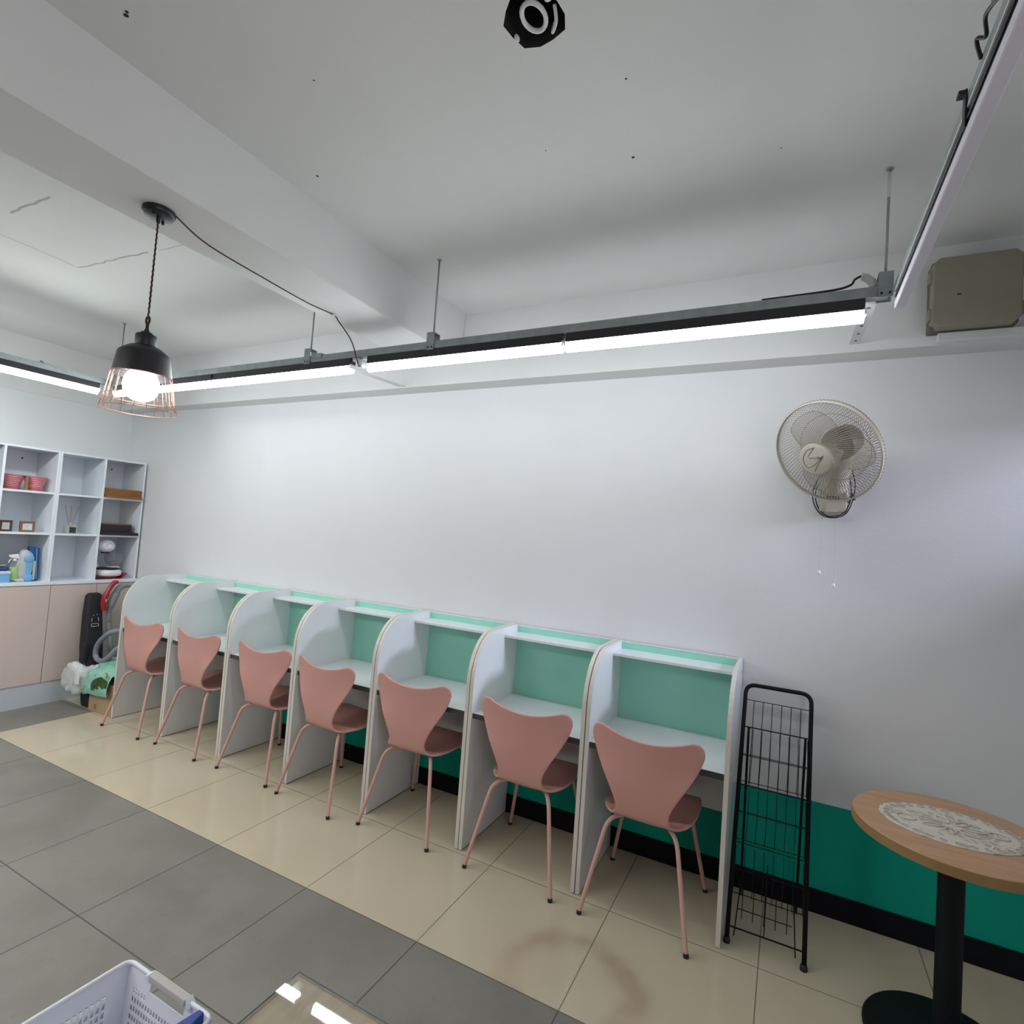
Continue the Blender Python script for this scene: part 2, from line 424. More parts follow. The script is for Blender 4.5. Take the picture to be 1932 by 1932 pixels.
mb = MB()
mb.cur = 0
xs, y1, y2 = 0.598, -1.123, -0.49
mb.add([(xs,y1,0),(XR,y1,0),(XR,0.05,0),(xs,0.05,0),(xs,y2,0),(XL,0.05,0),(XL,y2,0)], [(0,1,2,3,4),(6,4,3,5)])
mb.cur = 1
mb.add([(XL,YF,0),(XR,YF,0),(XR,y1,0),(xs,y1,0),(XL,y1,0),(xs,y2,0),(XL,y2,0)], [(0,1,2,3,4),(4,3,5,6)])
struct('floor', mb, [M['beige'], M['grey']])

mb = MB().hexa([(XL-.1,0,0),(XR,0,0),(XR,.12,0),(XL-.1,.12,0),(XL-.1,0,3.1),(XR,0,3.1),(XR,.12,3.1),(XL-.1,.12,3.1)])
struct('wall_back', mb, M['wall'])
struct('wall_left', bx(XL-.12, XL, YF, 0.12, 0, 3.1), M['plain_wall'])
# right-hand wall with assumed window openings, near the corner and farther forward
WY0, WY1, WZ0, WZ1 = -0.55, -0.05, 1.92, 2.36
mb = MB()
VY0, VY1, VZ0, VZ1 = -4.70, -2.80, .95, 2.25  # wide opening out of view, assumed to go with the added beam light
mb.box(XR, XR+.12, VY1, WY0, 0, 3.1); mb.box(XR, XR+.12, YF, VY0, 0, 3.1)
mb.box(XR, XR+.12, VY0, VY1, 0, VZ0); mb.box(XR, XR+.12, VY0, VY1, VZ1, 3.1); mb.box(XR, XR+.12, WY1, 0.0, 0, 3.1)
mb.box(XR, XR+.12, WY0, WY1, 0, WZ0); mb.box(XR, XR+.12, WY0, WY1, WZ1, 3.1)
struct('wall_right', mb, M['plain_wall'])
t = bpy.data.objects.new('assumed_window_1', None); C.objects.link(t); t['kind'] = 'structure'; ORG['assumed_window_1'] = Vector()  # window out of view, assumed from the glow on the back wall
mb = MB()
for a in ((WY0, WY0+.03, WZ0, WZ1), (WY1-.03, WY1, WZ0, WZ1), (WY0+.03, WY1-.03, WZ0, WZ0+.03), (WY0+.03, WY1-.03, WZ1-.03, WZ1)):
    mb.box(XR+.03, XR+.07, *a)
obj('assumed_window_frame', mb, M['white_metal'], t)
obj('assumed_window_pane', bx(XR+.048, XR+.052, WY0+.03, WY1-.03, WZ0+.03, WZ1-.03), M['clear'], t)

# ceiling slab with the ragged hole of a removed downlight, anchor holes and hairline cracks
HC = (4.766, -1.765)
hole_r = [.083, .088, .078, .083, .091, .080, .086, .079, .088, .082, .085, .080]
hp = [(HC[0] + r * math.cos(2*PI*k/12 + .2), HC[1] + r * 0.98 * math.sin(2*PI*k/12 + .2)) for k, r in enumerate(hole_r)]
bm = bmesh.new()
outer = [(XL-.1, YF), (XR+.1, YF), (XR+.1, .1), (XL-.1, .1)]
vo = [bm.verts.new((x, y, zc(x))) for x, y in outer]; vh = [bm.verts.new((x, y, zc(x))) for x, y in hp]
eds = [bm.edges.new((vo[i], vo[(i+1) % 4])) for i in range(4)] + [bm.edges.new((vh[i], vh[(i+1) % 12])) for i in range(12)]
bmesh.ops.triangle_fill(bm, edges=eds, use_beauty=True)
mb = MB()
bm.verts.index_update()
mb.add([v.co.copy() for v in bm.verts], [[v.index for v in f.verts] for f in bm.faces if (f.calc_center_median().xy - Vector(HC)).length > .05])
bm.free()
mb.cur = 1
def strip(pts, w):
    for i in range(len(pts) - 1):
        a, b = Vector(pts[i]), Vector(pts[i+1]); d = (b - a); nn = Vector((-d.y, d.x)).normalized() * w * .5
        z = lambda p: zc(p.x) - .0006
        q = [a+nn, b+nn, b-nn, a-nn]
        mb.add([(p.x, p.y, z(p)) for p in q], [(0, 1, 2, 3)])
def wob(a, b, n, amp):
    a, b = Vector(a), Vector(b); d = b - a; nn = Vector((-d.y, d.x)).normalized()
    return [a + d * (k/n) + nn * random.uniform(-amp, amp) * (0 if k in (0, n) else 1) for k in range(n+1)]
strip(wob((1.752, -1.80), (1.724, -1.405), 14, .004), .006)
strip(wob((1.724, -1.405), (2.336, -1.367), 14, .006), .010)
strip(wob((2.063, -1.843), (2.42, -1.839), 10, .006), .010)
strip(wob((2.42, -1.36), (2.75, -1.34), 8, .004), .005)
mb.cur = 2
for x, y, r in ((3.721, -2.22, .007), (3.735, -2.226, .005), (3.70, -1.50, .006), (4.876, -1.155, .006), (4.941, -1.492, .004), (4.60, -1.30, .003), (5.35, -1.02, .003), (4.05, -1.85, .003)):
    mb.add([(x + r*math.cos(k*PI/4)*random.uniform(.7, 1.2), y + r*math.sin(k*PI/4)*random.uniform(.7, 1.2), zc(x) - .0008) for k in range(8)], [tuple(range(8))])
struct('ceiling', mb, [M['ceiling'], M['crack'], M['hole']])

# beams: along the back wall, and the deep one crossing the room
mb = MB().hexa([(XL,BF,zt(XL)),(XR,BF,zt(XR)),(XR,0,zt(XR)-.004),(XL,0,zt(XL)-.004),(XL,BF,zc(XL)+.02),(XR,BF,zc(XR)+.02),(XR,0,zc(XR)+.02),(XL,0,zc(XL)+.02)])
struct('trim_1', mb, M['beam'])
BX0, BX1, BZ = 3.195, 3.535, 2.691
mb = MB().hexa([(BX0,YF,BZ),(BX1,YF,BZ),(BX1,BF,BZ),(BX0,BF,BZ),(BX0-.01,YF,3.02),(BX1+.02,YF,3.02),(BX1+.02,BF,3.02),(BX0-.01,BF,3.02)])
struct('trim_2', mb, M['beam'], bevel=.006)
mb = MB().box(XL, XL+.012, YF, BF, 2.513, 3.02)
struct('trim_3', mb, M['beam'])
struct('baseboard_back', bx(XL, XR, -.012, 0, 0, .1025), M['base'], bevel=.002)

# hole in the ceiling
t = thing('ceiling_hole', 'ragged black round hole in the ceiling with remains of a white ring', 'hole', (HC[0], HC[1], zc(HC[0])))
n = len(hp)
mb = MB().add([(x, y, zc(x)) for x, y in hp] + [(HC[0]+(x-HC[0])*1.1, HC[1]+(y-HC[1])*1.1, zc(x)+.12) for x, y in hp], [(i, (i+1) % n, n+(i+1) % n, n+i) for i in range(n)] + [tuple(range(n, 2*n))])
obj('cavity', mb, M['hole'], t)
mb = MB().tube([(HC[0]+.005+.030*math.cos(a), HC[1]-.012+.042*math.sin(a), zc(HC[0])-.004) for a in [2*PI*k/20 for k in range(20)]], .0065, 8, closed=True)
obj('ring', mb, M['white_metal'], t, smooth=True)
mb = MB()
mb.tube(spline([(HC[0]+.045, HC[1]+.035, zc(HC[0])+.01), (HC[0]+.035, HC[1]+.045, zc(HC[0])-.006), (HC[0]+.055, HC[1]+.02, zc(HC[0])-.004), (HC[0]+.062, HC[1]-.012, zc(HC[0])+.01)]), .005, 6)
obj('wire_stub', mb, M['white_metal'], t, smooth=True)
obj('plaster_crumb', MB().blob((HC[0]+.058, HC[1]-.045, zc(HC[0])), (.012, .012, .01), n=10), M['white_metal'], t, smooth=True)
obj('plaster_crumb', MB().blob((HC[0]-.066, HC[1]+.03, zc(HC[0])), (.007, .012, .008), n=10), M['white_metal'], t, smooth=True)

# ------------------------------------------------------------------ steel rails with hangers
def hanger(parent, x, y, ztop, zb, ang=0.0):
    obj('hanger_rod', MB().tube([(x, y, zb), (x, y, ztop)], .0045, 8), M['galv'], parent, smooth=True)
    obj('rod_anchor', MB().lathe([(.011, ztop-.006), (.012, ztop-.001)], 10, Matrix.Translation((x, y, 0))), M['galv'], parent)
    mb = MB()
    c, s = math.cos(ang), math.sin(ang)
    def b(x0, x1, y0, y1, z0, z1):
        p = [(x0,y0,z0),(x1,y0,z0),(x1,y1,z0),(x0,y1,z0),(x0,y0,z1),(x1,y0,z1),(x1,y1,z1),(x0,y1,z1)]
        mb.hexa([(x + c*q[0] - s*q[1], y + s*q[0] + c*q[1], zb + q[2]) for q in p])
    b(-.022, .022, -.026, -.023, -.085, .004); b(-.022, .022, .023, .026, -.085, .004); b(-.022, .022, -.023, .023, .001, .004)
    obj('hanger_bracket', mb, M['galv'], parent)
    mb = MB()
    for dx in (-.012, .012):
        mb.tube([(x + c*dx - s*(-.03), y + s*dx + c*(-.03), zb-.072), (x + c*dx - s*(-.022), y + s*dx + c*(-.022), zb-.072)], .004, 6)
    obj('bolt', mb, M['black'], parent)

def sl(x): return 0.0065 * (x - 3.77)
YT = -0.775
t = thing('steel_rail', 'grey steel lamp rail hung along the back wall below the ceiling', 'rail', (3.3, YT, 2.54))
def chan_x(x0, x1, y, z0, z1, w):
    mb = MB()
    for (a, b, c, d) in ((y-w/2, y-w/2+.003, z0, z1), (y+w/2-.003, y+w/2, z0, z1), (y-w/2+.003, y+w/2-.003, z0, z0+.003)):
        mb.hexa([(x0,a,c+sl(x0)),(x1,a,c+sl(x1)),(x1,b,c+sl(x1)),(x0,b,c+sl(x0)),(x0,a,d+sl(x0)),(x1,a,d+sl(x1)),(x1,b,d+sl(x1)),(x0,b,d+sl(x0))])
    return mb
obj('channel', chan_x(.88, 5.70, YT, 2.520, 2.557, .041), M['galv'], t)
hanger(t, 3.79, YT, zc(3.79), 2.598)
hanger(t, 2.94, YT, zc(2.94), 2.592)
hanger(t, 1.01, YT, zc(1.01), 2.580)
hanger(t, 5.69, YT, zc(5.69), 2.612, ang=0)
obj('rod_sleeve', MB().tube([(5.69, YT, zc(5.69)-.012), (5.69, YT, zc(5.69)-.105)], .0062, 8), M['white_metal'], t, smooth=True)
obj('splice', bx(2.985, 3.05, YT-.024, YT+.024, 2.535, 2.562), M['galv'], t)
obj('wall_brace', MB().hexa([(3.07,YT-.02,2.515),(3.12,YT-.02,2.515),(3.12,BF,2.552),(3.07,BF,2.552),(3.07,YT-.02,2.518),(3.12,YT-.02,2.518),(3.12,BF,2.555),(3.07,BF,2.555)]), M['white_metal'], t)
mb = MB().hexa([(5.635,YT-.02,2.531),(5.675,YT-.02,2.531),(5.675,BF,2.598),(5.635,BF,2.598),(5.635,YT-.02,2.534),(5.675,YT-.02,2.534),(5.675,BF,2.601),(5.635,BF,2.601)])
br = obj('wall_brace', mb, M['white_metal'], t)
for k in range(5):
    y = YT + .10 + k * .12; f = (y - YT + .02) / (BF - YT + .02)
    obj('bolt_hole', MB().lathe([(.006, 0), (.006, .001)], 8, Matrix.Translation((5.655, y, 2.5305 + f*.067 - .001))), M['hole'], br)
mb = MB().tube(spline([(5.30, YT-.012, 2.572), (5.52, YT-.012, 2.576), (5.585, YT-.01, 2.588), (5.60, YT, 2.612), (5.63, YT, 2.622), (5.66, YT, 2.60)], 6), .004, 6)
obj('cable', mb, M['bcord'], t, smooth=True)
mb = MB().tube([(5.618 + .004*k, YT, 2.618 - .0012*k*k*.3) for k in range(12)], [.012 + .002*(k % 2) for k in range(12)], 10)
obj('cable_gland', mb, M['white_metal'], t, smooth=True)

def lamp_x(x0, x1, label):
    xm = (x0 + x1) / 2; z0 = 2.52 + sl(xm)
    t = thing('strip_light', label, 'strip light', (xm, YT, z0), 'lit strip lights along the back wall')
    def hx(a, b, c, d, xa, xb): return MB().hexa([(xa,a,c+sl(xa)),(xb,a,c+sl(xb)),(xb,b,c+sl(xb)),(xa,b,c+sl(xa)),(xa,a,d+sl(xa)),(xb,a,d+sl(xb)),(xb,b,d+sl(xb)),(xa,b,d+sl(xa))])
    obj('housing', hx(YT-.021, YT+.021, 2.478, 2.520, x0+.004, x1-.004), M['batten'], t, bevel=.002)
    prof = [(YT + .021*math.cos(a), 2.478 - .040*math.sin(a)) for a in [PI*k/12 for k in range(13)]]
    mb = MB(); nn = len(prof)
    mb.add([(x0+.006, p[0], p[1]+sl(x0)) for p in prof] + [(x1-.006, p[0], p[1]+sl(x1)) for p in prof], [(i, i+1, nn+i+1, nn+i) for i in range(nn-1)] + [tuple(range(nn)), tuple(range(nn, 2*nn))])
    obj('diffuser', mb, M['tube'], t)
    obj('end_cap', hx(YT-.022, YT+.022, 2.462, 2.486, x0, x0+.006), M['white_metal'], t)
    obj('end_cap', hx(YT-.022, YT+.022, 2.462, 2.486, x1-.006, x1), M['white_metal'], t)
    return t
lamp_x(.985, 2.102, 'lit strip light above the far corner, behind the pendant lamp')
lamp_x(2.108, 3.272, 'lit strip light ending left of the gap where the pendant cord plugs in')
lamp_x(3.379, 4.505, 'lit strip light starting right of the gap in the lamp row')
t5 = lamp_x(4.511, 5.637, 'lit strip light at the right end of the row, near the olive box')
t = thing('plug_connector', 'small white plug in the gap between the strip lights with a brown cord', 'plug', (3.335, YT, 2.48))
obj('plug_body', bx(3.318, 3.352, YT-.022, YT+.012, 2.462, 2.503), M['white_metal'], t, bevel=.004)
obj('plug_clip', bx(3.324, 3.346, YT-.028, YT-.022, 2.468, 2.497), M['white_metal'], t, bevel=.002)
obj('mounting_tab', bx(3.28, 3.318, YT-.018, YT+.018, 2.498, 2.514), M['white_metal'], t)

def rail_y(name, x, y0, y1, z, label, lit, lamp_label, lampy, extra):
    t = thing(name, label, 'rail', (x, (y0+y1)/2, z))
    mb = MB()
    for (a, b, c, d) in ((x-.0205, x-.0175, z, z+.037), (x+.0175, x+.0205, z, z+.037), (x-.0175, x+.0175, z, z+.003)):
        mb.box(a, b, y0, y1, c, d)
    obj('channel', mb, M['galv'], t)
    l = thing('strip_light', lamp_label, 'strip light', (x, sum(lampy)/2, z), None)
    a, b = lampy
    obj('housing', bx(x-.021, x+.021, a+.004, b-.004, z-.042, z), M['batten'], l, bevel=.002)
    prof = [(x + .021*math.cos(q), z-.042 - .040*math.sin(q)) for q in [PI*k/12 for k in range(13)]]
    obj('diffuser', MB().prism(prof, a+.006, b-.006, 1), M['tube_left'] if lit else M['tube_off'], l)
    obj('end_cap', bx(x-.022, x+.022, a, a+.006, z-.06, z-.034), M['white_metal'], l)
    obj('end_cap', bx(x-.022, x+.022, b-.006, b, z-.06, z-.034), M['white_metal'], l)
    return t, l
tl, ll = rail_y('steel_rail', .93, -2.9, -.80, 2.502, 'grey steel lamp rail along the left wall above the shelves', True, 'lit strip light above the left wall shelves, running out of frame', (-2.02, -.86), 0)
hanger(tl, .93, -2.05, zc(.93), 2.575, ang=PI/2)
mb = MB().tube(spline([(.905, -2.6, 2.463), (.905, -1.8, 2.460), (.904, -1.2, 2.457), (.905, -.84, 2.456)]), .0035, 6)
obj('cable', mb, M['bcord'], tl, smooth=True)
mb = MB().tube(spline([(.925, -1.9, 2.535), (.915, -1.26, 2.542), (.92, -1.21, 2.556), (.925, -1.17, 2.542), (.92, -1.0, 2.540), (.93, -.86, 2.538)]), .004, 6)
obj('cable', mb, M['galv'], tl, smooth=True)
RX = 5.7285
tr = thing('steel_rail', 'grey steel lamp rail on the right running toward the viewer', 'rail', (RX, -1.9, 2.55))
mb = MB()
for q_ in ((RX-.0150, RX-.0135, 2.540, 2.566), (RX+.0135, RX+.0150, 2.540, 2.566), (RX-.0135, RX+.0135, 2.540, 2.542)):
    mb.box(q_[0], q_[1], -3.0, -.80, q_[2], q_[3])
obj('channel', mb, M['galv'], tr)
lr = thing('strip_light', 'unlit strip light on the right rail, pale lavender diffuser', 'strip light', (RX, -1.4, 2.5))
obj('housing', bx(RX-.0125, RX+.0125, -2.02, -.83, 2.498, 2.540), M['batten'], lr)
obj('housing_lip', MB().box(RX-.0155, RX+.0155, -2.02, -.828, 2.534, 2.5398), M['white_metal'], lr)
obj('diffuser', bx(RX-.0155, RX+.0155, -2.02, -.822, 2.472, 2.498), M['tube_off'], lr, bevel=.004)
mb = MB().tube([(RX-.0145, -2.9, 2.512), (RX-.0145, -.83, 2.512)], .002, 6)
obj('cable', mb, M['bcord'], tr, smooth=True)
mb = MB().box(RX-.019, RX-.015, -1.675, -1.655, 2.496, 2.575); mb.box(RX-.03, RX-.015, -1.675, -1.655, 2.566, 2.574)
obj('cable_tie', mb, M['black'], tr, bevel=.001)
hanger(tr, RX-.012, -1.93, zc(5.725), 2.625, ang=PI/2)
mb = MB().tube(spline([(RX-.02, -1.88, 2.575), (RX-.026, -1.83, 2.59), (RX-.018, -1.80, 2.575), (RX-.028, -1.785, 2.585), (RX-.016, -1.765, 2.56)]), .0035, 6)
obj('cable', mb, M['black'], tr, smooth=True)

# ------------------------------------------------------------------ pendant lamp
PX, PY = 3.360, -1.887
t = thing('pendant_lamp', 'black pendant lamp with copper wire cage and glowing bulb', 'pendant lamp', (PX, PY, BZ))
TZ = Matrix.Translation((PX, PY, 0))
obj('canopy', MB().lathe([(.052, BZ), (.053, BZ-.012), (.048, BZ-.022), (.044, BZ-.024)], 36, TZ), M['black'], t, smooth=True, angle=40)
mb = MB()
for a in (2.2, 5.3): mb.lathe([(.005, BZ-.034), (.005, BZ-.02)], 8, Matrix.Translation((PX + .034*math.cos(a), PY + .034*math.sin(a), 0)))
mb.lathe([(.006, BZ-.046), (.008, BZ-.02)], 10, TZ)
obj('canopy_screw', mb, M['black'], t)
pts = [(PX + .0009*math.sin(k*1.6), PY + .0009*math.cos(k*1.6), BZ-.04 - (BZ-.04-2.305)*k/70) for k in range(71)]
obj('cord', MB().tube(pts, .0032, 6), M['cord'], t, smooth=True)
mb = MB().tube([(PX + .010*math.cos(a), PY, 2.288 + .013*math.sin(a)) for a in [2*PI*k/16 for k in range(16)]], .004, 6, closed=True)
mb.tube([(PX, PY, 2.277), (PX, PY, 2.245)], [.006, .005], 8)
obj('cord_knot', mb, M['cord'], t, smooth=True)
obj('socket', MB().lathe([(.006, 2.256), (.010, 2.246), (.018, 2.243), (.021, 2.236), (.031, 2.234), (.033, 2.230), (.033, 2.196), (.031, 2.190)], 32, TZ), M['black'], t, smooth=True, angle=35)
obj('shade', MB().lathe([(.031, 2.196), (.052, 2.187), (.074, 2.170), (.0795, 2.163), (.081, 2.158), (.092, 2.085), (.090, 2.085), (.079, 2.157), (.072, 2.167), (.03, 2.192)], 48, TZ, close=False), M['black'], t, smooth=True, angle=35)
mb = MB()
def ring(r, z, w): mb.tube([(PX + r*math.cos(2*PI*k/48), PY + r*math.sin(2*PI*k/48), z) for k in range(48)], w, 6, closed=True)
ring(.0925, 2.087, .0014); ring(.1165, 1.962, .0015); ring(.1055, 2.005, .0010)
for k in range(20):
    a = 2*PI*k/20; c, s = math.cos(a), math.sin(a)
    mb.tube([(PX + r*c, PY + r*s, z) for r, z in ((.089, 2.095), (.095, 2.074), (.106, 2.003), (.1165, 1.962))], .0010, 6)
obj('cage', mb, M['copper'], t, smooth=True)
obj('bulb_neck', MB().lathe([(.016, 2.19), (.018, 2.13), (.026, 2.112)], 20, TZ), M['white_metal'], t, smooth=True)
obj('bulb', MB().lathe([(.001, 1.994), (.022, 1.998), (.041, 2.010), (.052, 2.028), (.056, 2.050), (.053, 2.072), (.043, 2.094), (.027, 2.112)], 32, TZ), M['bulb'], t, smooth=True)
mb = MB().tube(spline([(PX+.045, PY+.035, BZ-.012), (3.335, -1.68, BZ-.016), (3.318, -1.40, BZ-.022), (3.30, -1.15, BZ-.02), (3.287, -.965, BZ-.006), (3.296, -.93, BZ-.03), (3.312, -.85, 2.59), (3.325, -.815, 2.51), (3.333, -.80, 2.468), (3.345, -.797, 2.466)], 10), .0030, 6)
obj('feed_cord', mb, M['cord'], t, smooth=True)
obj('cord_clip', bx(3.279, 3.296, -.972, -.957, BZ-.012, BZ), M['white_metal'], t, bevel=.002)

# ------------------------------------------------------------------ junction box and cable trunk at top right
t = thing('junction_box', 'large olive grey plastic box high on the wall at the right', 'junction box', (6.06, BF, 2.74))
obj('box_base', bx(5.918, 6.205, -.215, BF, 2.606, 2.892), M['jdark'], t, bevel=.006)
def octo(x0, x1, z0, z1, c): return [(x0+c,z0),(x1-c,z0),(x1,z0+c),(x1,z1-c),(x1-c,z1),(x0+c,z1),(x0,z1-c),(x0,z0+c)]
obj('lid', MB().prism(octo(5.916, 6.206, 2.602, 2.894, .022), -.25, -.195, 1), M['jbox'], t, bevel=.006)
for (x, z) in ((5.906, 2.82), (5.906, 2.66), (6.206, 2.82), (6.206, 2.66)):
    obj('latch', bx(x, x+.012, -.242, -.19, z-.025, z+.025), M['jbox'], t, bevel=.003)
obj('scuff', bx(5.998, 6.012, -.2515, -.2495, 2.728, 2.734), M['hole'], t)
t = tag(obj('cable_trunk', MB().box(5.955, XR, BF-.040, BF, 2.566, 2.604), M['white_metal'], bevel=.003), 'white plastic cable trunk along the beam beneath the olive box', 'cable trunk')

# ------------------------------------------------------------------ study carrels
DD, DH, DW = 0.498, 1.095, 0.6317
X0 = 0.8351
PT = .018
def desk_profile():
    p = [(-.006, .004), (-DD, .004), (-DD, .84)]
    for k in range(1, 13):
        a = PI/2 * k/12
        p.append((-DD + .215*(1-math.cos(a)), .84 + (DH-.84)*math.sin(a)))
    p.append((-.006, DH)); return p
DP = desk_profile()
def make_desk(label):
    t = thing('study_carrel', label, 'study carrel', (0, 0, 0), 'study carrels in a row along the back wall', local=True)
    for sx in (0, 1):
        x0 = .003 if sx == 0 else DW - .003 - PT
        pn = obj('side_panel', MB().prism(DP, x0, x0+PT, 0), M['desk_white'], t)
        path = DP[1:]; mb = MB(); vs = []; fs = []
        nn = len(path)
        for i in range(nn):
            a = Vector(path[max(i-1, 0)]); b = Vector(path[min(i+1, nn-1)]); d = (b-a).normalized(); nrm = Vector((-d.y, d.x))
            if nrm.x > 0 and i < 3: nrm = -nrm
            if i >= 3 and nrm.y < 0: nrm = -nrm
            for q, xx in ((0.0, x0-.0003), (0.0018, x0-.0003), (0.0018, x0+PT+.0003), (0.0, x0+PT+.0003)):
                vs.append((xx, path[i][0] + nrm.x*q, path[i][1] + nrm.y*q))
        for i in range(nn-1):
            for k in range(4): fs.append((i*4+k, i*4+(k+1) % 4, (i+1)*4+(k+1) % 4, (i+1)*4+k))
        fs += [(3, 2, 1, 0), tuple((nn-1)*4 + k for k in range(4))]
        mb.add(vs, fs)
        obj('edge_band', mb, M['band'], pn)
        obj('foot_strip', MB().box(x0+.001, x0+PT-.001, -DD+.003, -.02, 0, .0045), M['foot'], pn)
    xa, xb = .003+PT, DW-.003-PT
    dt = obj('desktop', bx(xa, xb, -.484, -.022, .665, .690), M['desk_white'], t)
    obj('front_edge', bx(xa, xb, -.4875, -.484, .664, .6895), M['darkedge'], dt)
    obj('back_panel', bx(xa, xb, -.022, -.010, .600, DH-.006), M['mint'], t)
    obj('top_edge', bx(xa, xb, -.023, -.009, DH-.006, DH-.002), M['desk_white'], t)
    obj('lower_back_panel', bx(xa, xb, -.036, -.022, .345, .665), M['desk_white'], t)
    obj('shelf', bx(xa, xb, -.185, -.022, 1.040, 1.054), M['desk_white'], t, bevel=.001)
    mb = MB()
    for z in (1.047, .68):
        mb.lathe([(.005, -.0), (.005, .004)], 10, Matrix.Translation((DW-.003, -.10 if z > 1 else -.44, z)) @ Matrix.Rotation(PI/2, 4, 'Y'))
    obj('screw_cap', mb, M['band'], t)
    return t
dl = ['study carrel at the far left end of the row, beside the cardboard box',
      'second study carrel from the far left end of the row',
      'third study carrel from the far left end of the row',
      'middle study carrel of the row of seven',
      'third study carrel from the black wire rack end',
      'second study carrel from the black wire rack end',
      'nearest study carrel, right beside the black wire rack']
d0 = make_desk(dl[0]); d0.location = (X0, 0, 0)
for k in range(1, 7): dup(d0, (X0 + k*DW, 0, 0), 0, dl[k])

# ------------------------------------------------------------------ pink chairs
def make_chair(label):
    t = thing('moulded_chair', label, 'chair', (0, 0, 0), 'pink moulded chairs at the carrels', local=True)
    prof = spline([(0, .262, .392), (0, .252, .412), (0, .225, .426), (0, .17, .428), (0, .09, .420), (0, .01, .413), (0, -.06, .409), (0, -.120, .413), (0, -.157, .432), (0, -.172, .470), (0, -.178, .53), (0, -.181, .60), (0, -.183, .68), (0, -.186, .75), (0, -.192, .812)], 6)
    L = [0.0]
    for i in range(1, len(prof)): L.append(L[-1] + (prof[i] - prof[i-1]).length)
    L = [l / L[-1] for l in L]
    def at(s):
        s = max(0, min(1, s))
        for i in range(1, len(L)):
            if s <= L[i] + 1e-9:
                f = (s - L[i-1]) / (L[i] - L[i-1] + 1e-12); return prof[i-1].lerp(prof[i], f), (prof[i] - prof[i-1]).normalized()
        return prof[-1], (prof[-1] - prof[-2]).normalized()
    wk = [(0, .120), (.02, .150), (.06, .180), (.12, .197), (.20, .205), (.30, .205), (.38, .199), (.44, .186), (.48, .166), (.515, .140), (.54, .125), (.565, .117), (.595, .116), (.63, .125), (.69, .150), (.75, .179), (.82, .211), (.87, .230), (.905, .240), (.93, .244), (.955, .242), (.975, .234), (.99, .217), (1.0, .195)]
    ws = spline([(a, b, 0) for a, b in wk], 6)
    def w(s):
        for i in range(1, len(ws)):
            if s <= ws[i].x + 1e-9:
                f = (s - ws[i-1].x) / (ws[i].x - ws[i-1].x + 1e-12); return ws[i-1].y + (ws[i].y - ws[i-1].y) * f
        return ws[-1].y
    def sstep(a, b, x):
        q = max(0, min(1, (x-a)/(b-a))); return q*q*(3-2*q)
    NV = 72
    def f(u, v):
        s = v
        # finer rows near the ends
        x = (2*u - 1); hw = w(s); X = x * hw
        dip = .055 * sstep(.70, 1.0, s) * (1 - min(1, abs(X)/.215)**2.0) if s > .7 else 0
        front = -.012 * (1 - sstep(0, .12, s)) * (1 - min(1, abs(X)/.15)**2)
        p, tg = at(s - dip + front)
        nrm = Vector((0, -tg.z, tg.y))
        if nrm.z < 0 and s < .45: nrm = -nrm
        nrm = Vector((0, tg.z, -tg.y)) if s > .5 else Vector((0, -tg.z, tg.y))
        # seat edges lift a little, the back wraps forward
        k = .018 * sstep(.02, .2, s) * (1 - sstep(.42, .55, s))
        p = p + Vector((0, 0, 1)) * k * abs(x)**2.2
        kb = .038 * sstep(.62, .86, s) + .012 * sstep(.50, .57, s) * (1 - sstep(.60, .74, s))
        p = p + Vector((0, 1, 0)) * kb * abs(X/.235)**2 
        return Vector((X, p.y, p.z))
    mb = MB().grid(f, 25, NV)
    sh = obj('shell', mb, M['pink'], t, smooth=True)
    so = sh.modifiers.new('solidify', 'SOLIDIFY'); so.thickness = .011; so.offset = 0
    bv = sh.modifiers.new('bevel', 'BEVEL'); bv.width = .003; bv.segments = 2; bv.limit_method = 'ANGLE'; bv.angle_limit = R(50)
    for sx in (-1, 1):
        for sy in (-1, 1):
            foot = Vector((sx*.226, sy*.243, .010)); knee = Vector((sx*.150, sy*(.150 if sy < 0 else .165), .395)); hub = Vector((sx*.022, sy*.015 + .03, .402))
            lg = obj('leg', MB().tube(fillet([hub, knee, foot], .055, 8), .0095, 12), M['pinkmetal'], t, smooth=True, angle=50)
            d = (foot - knee).normalized()
            obj('foot_cap', MB().tube([foot - d*.006, Vector((foot.x, foot.y, 0)) + Vector((d.x, d.y, 0))*.004], .0108, 12), M['foot'], lg)
    obj('seat_mount', MB().lathe([(.06, .402), (.075, .408), (.075, .416)], 24, Matrix.Translation((0, .035, 0))), M['pinkmetal'], t)
    return t
cl = ['pink moulded chair at the far left carrel, farthest from the viewer', 'pink moulded chair, second from the far left end',
      'pink moulded chair, third from the far left end', 'pink moulded chair in the middle of the row of seven, turned slightly',
      'pink moulded chair, third from the black wire rack', 'pink moulded chair, second from the black wire rack',
      'nearest pink moulded chair, at the carrel beside the black wire rack']
cpos = [(1.184, -.621, 0), (1.801, -.604, -2), (2.457, -.595, 0), (3.024, -.632, -5), (3.645, -.601, 0), (4.326, -.611, -.5), (4.915, -.619, -1)]
c0 = make_chair(cl[0])
for k, (x, y, a) in enumerate(cpos):
    rz = R(a); cx = x - .243*math.sin(rz); cy = y + .243*math.cos(rz)
    if k == 0: c0.location = (cx, cy, 0); c0.rotation_euler = (0, 0, rz)
    else: dup(c0, (cx, cy, 0), rz, cl[k])

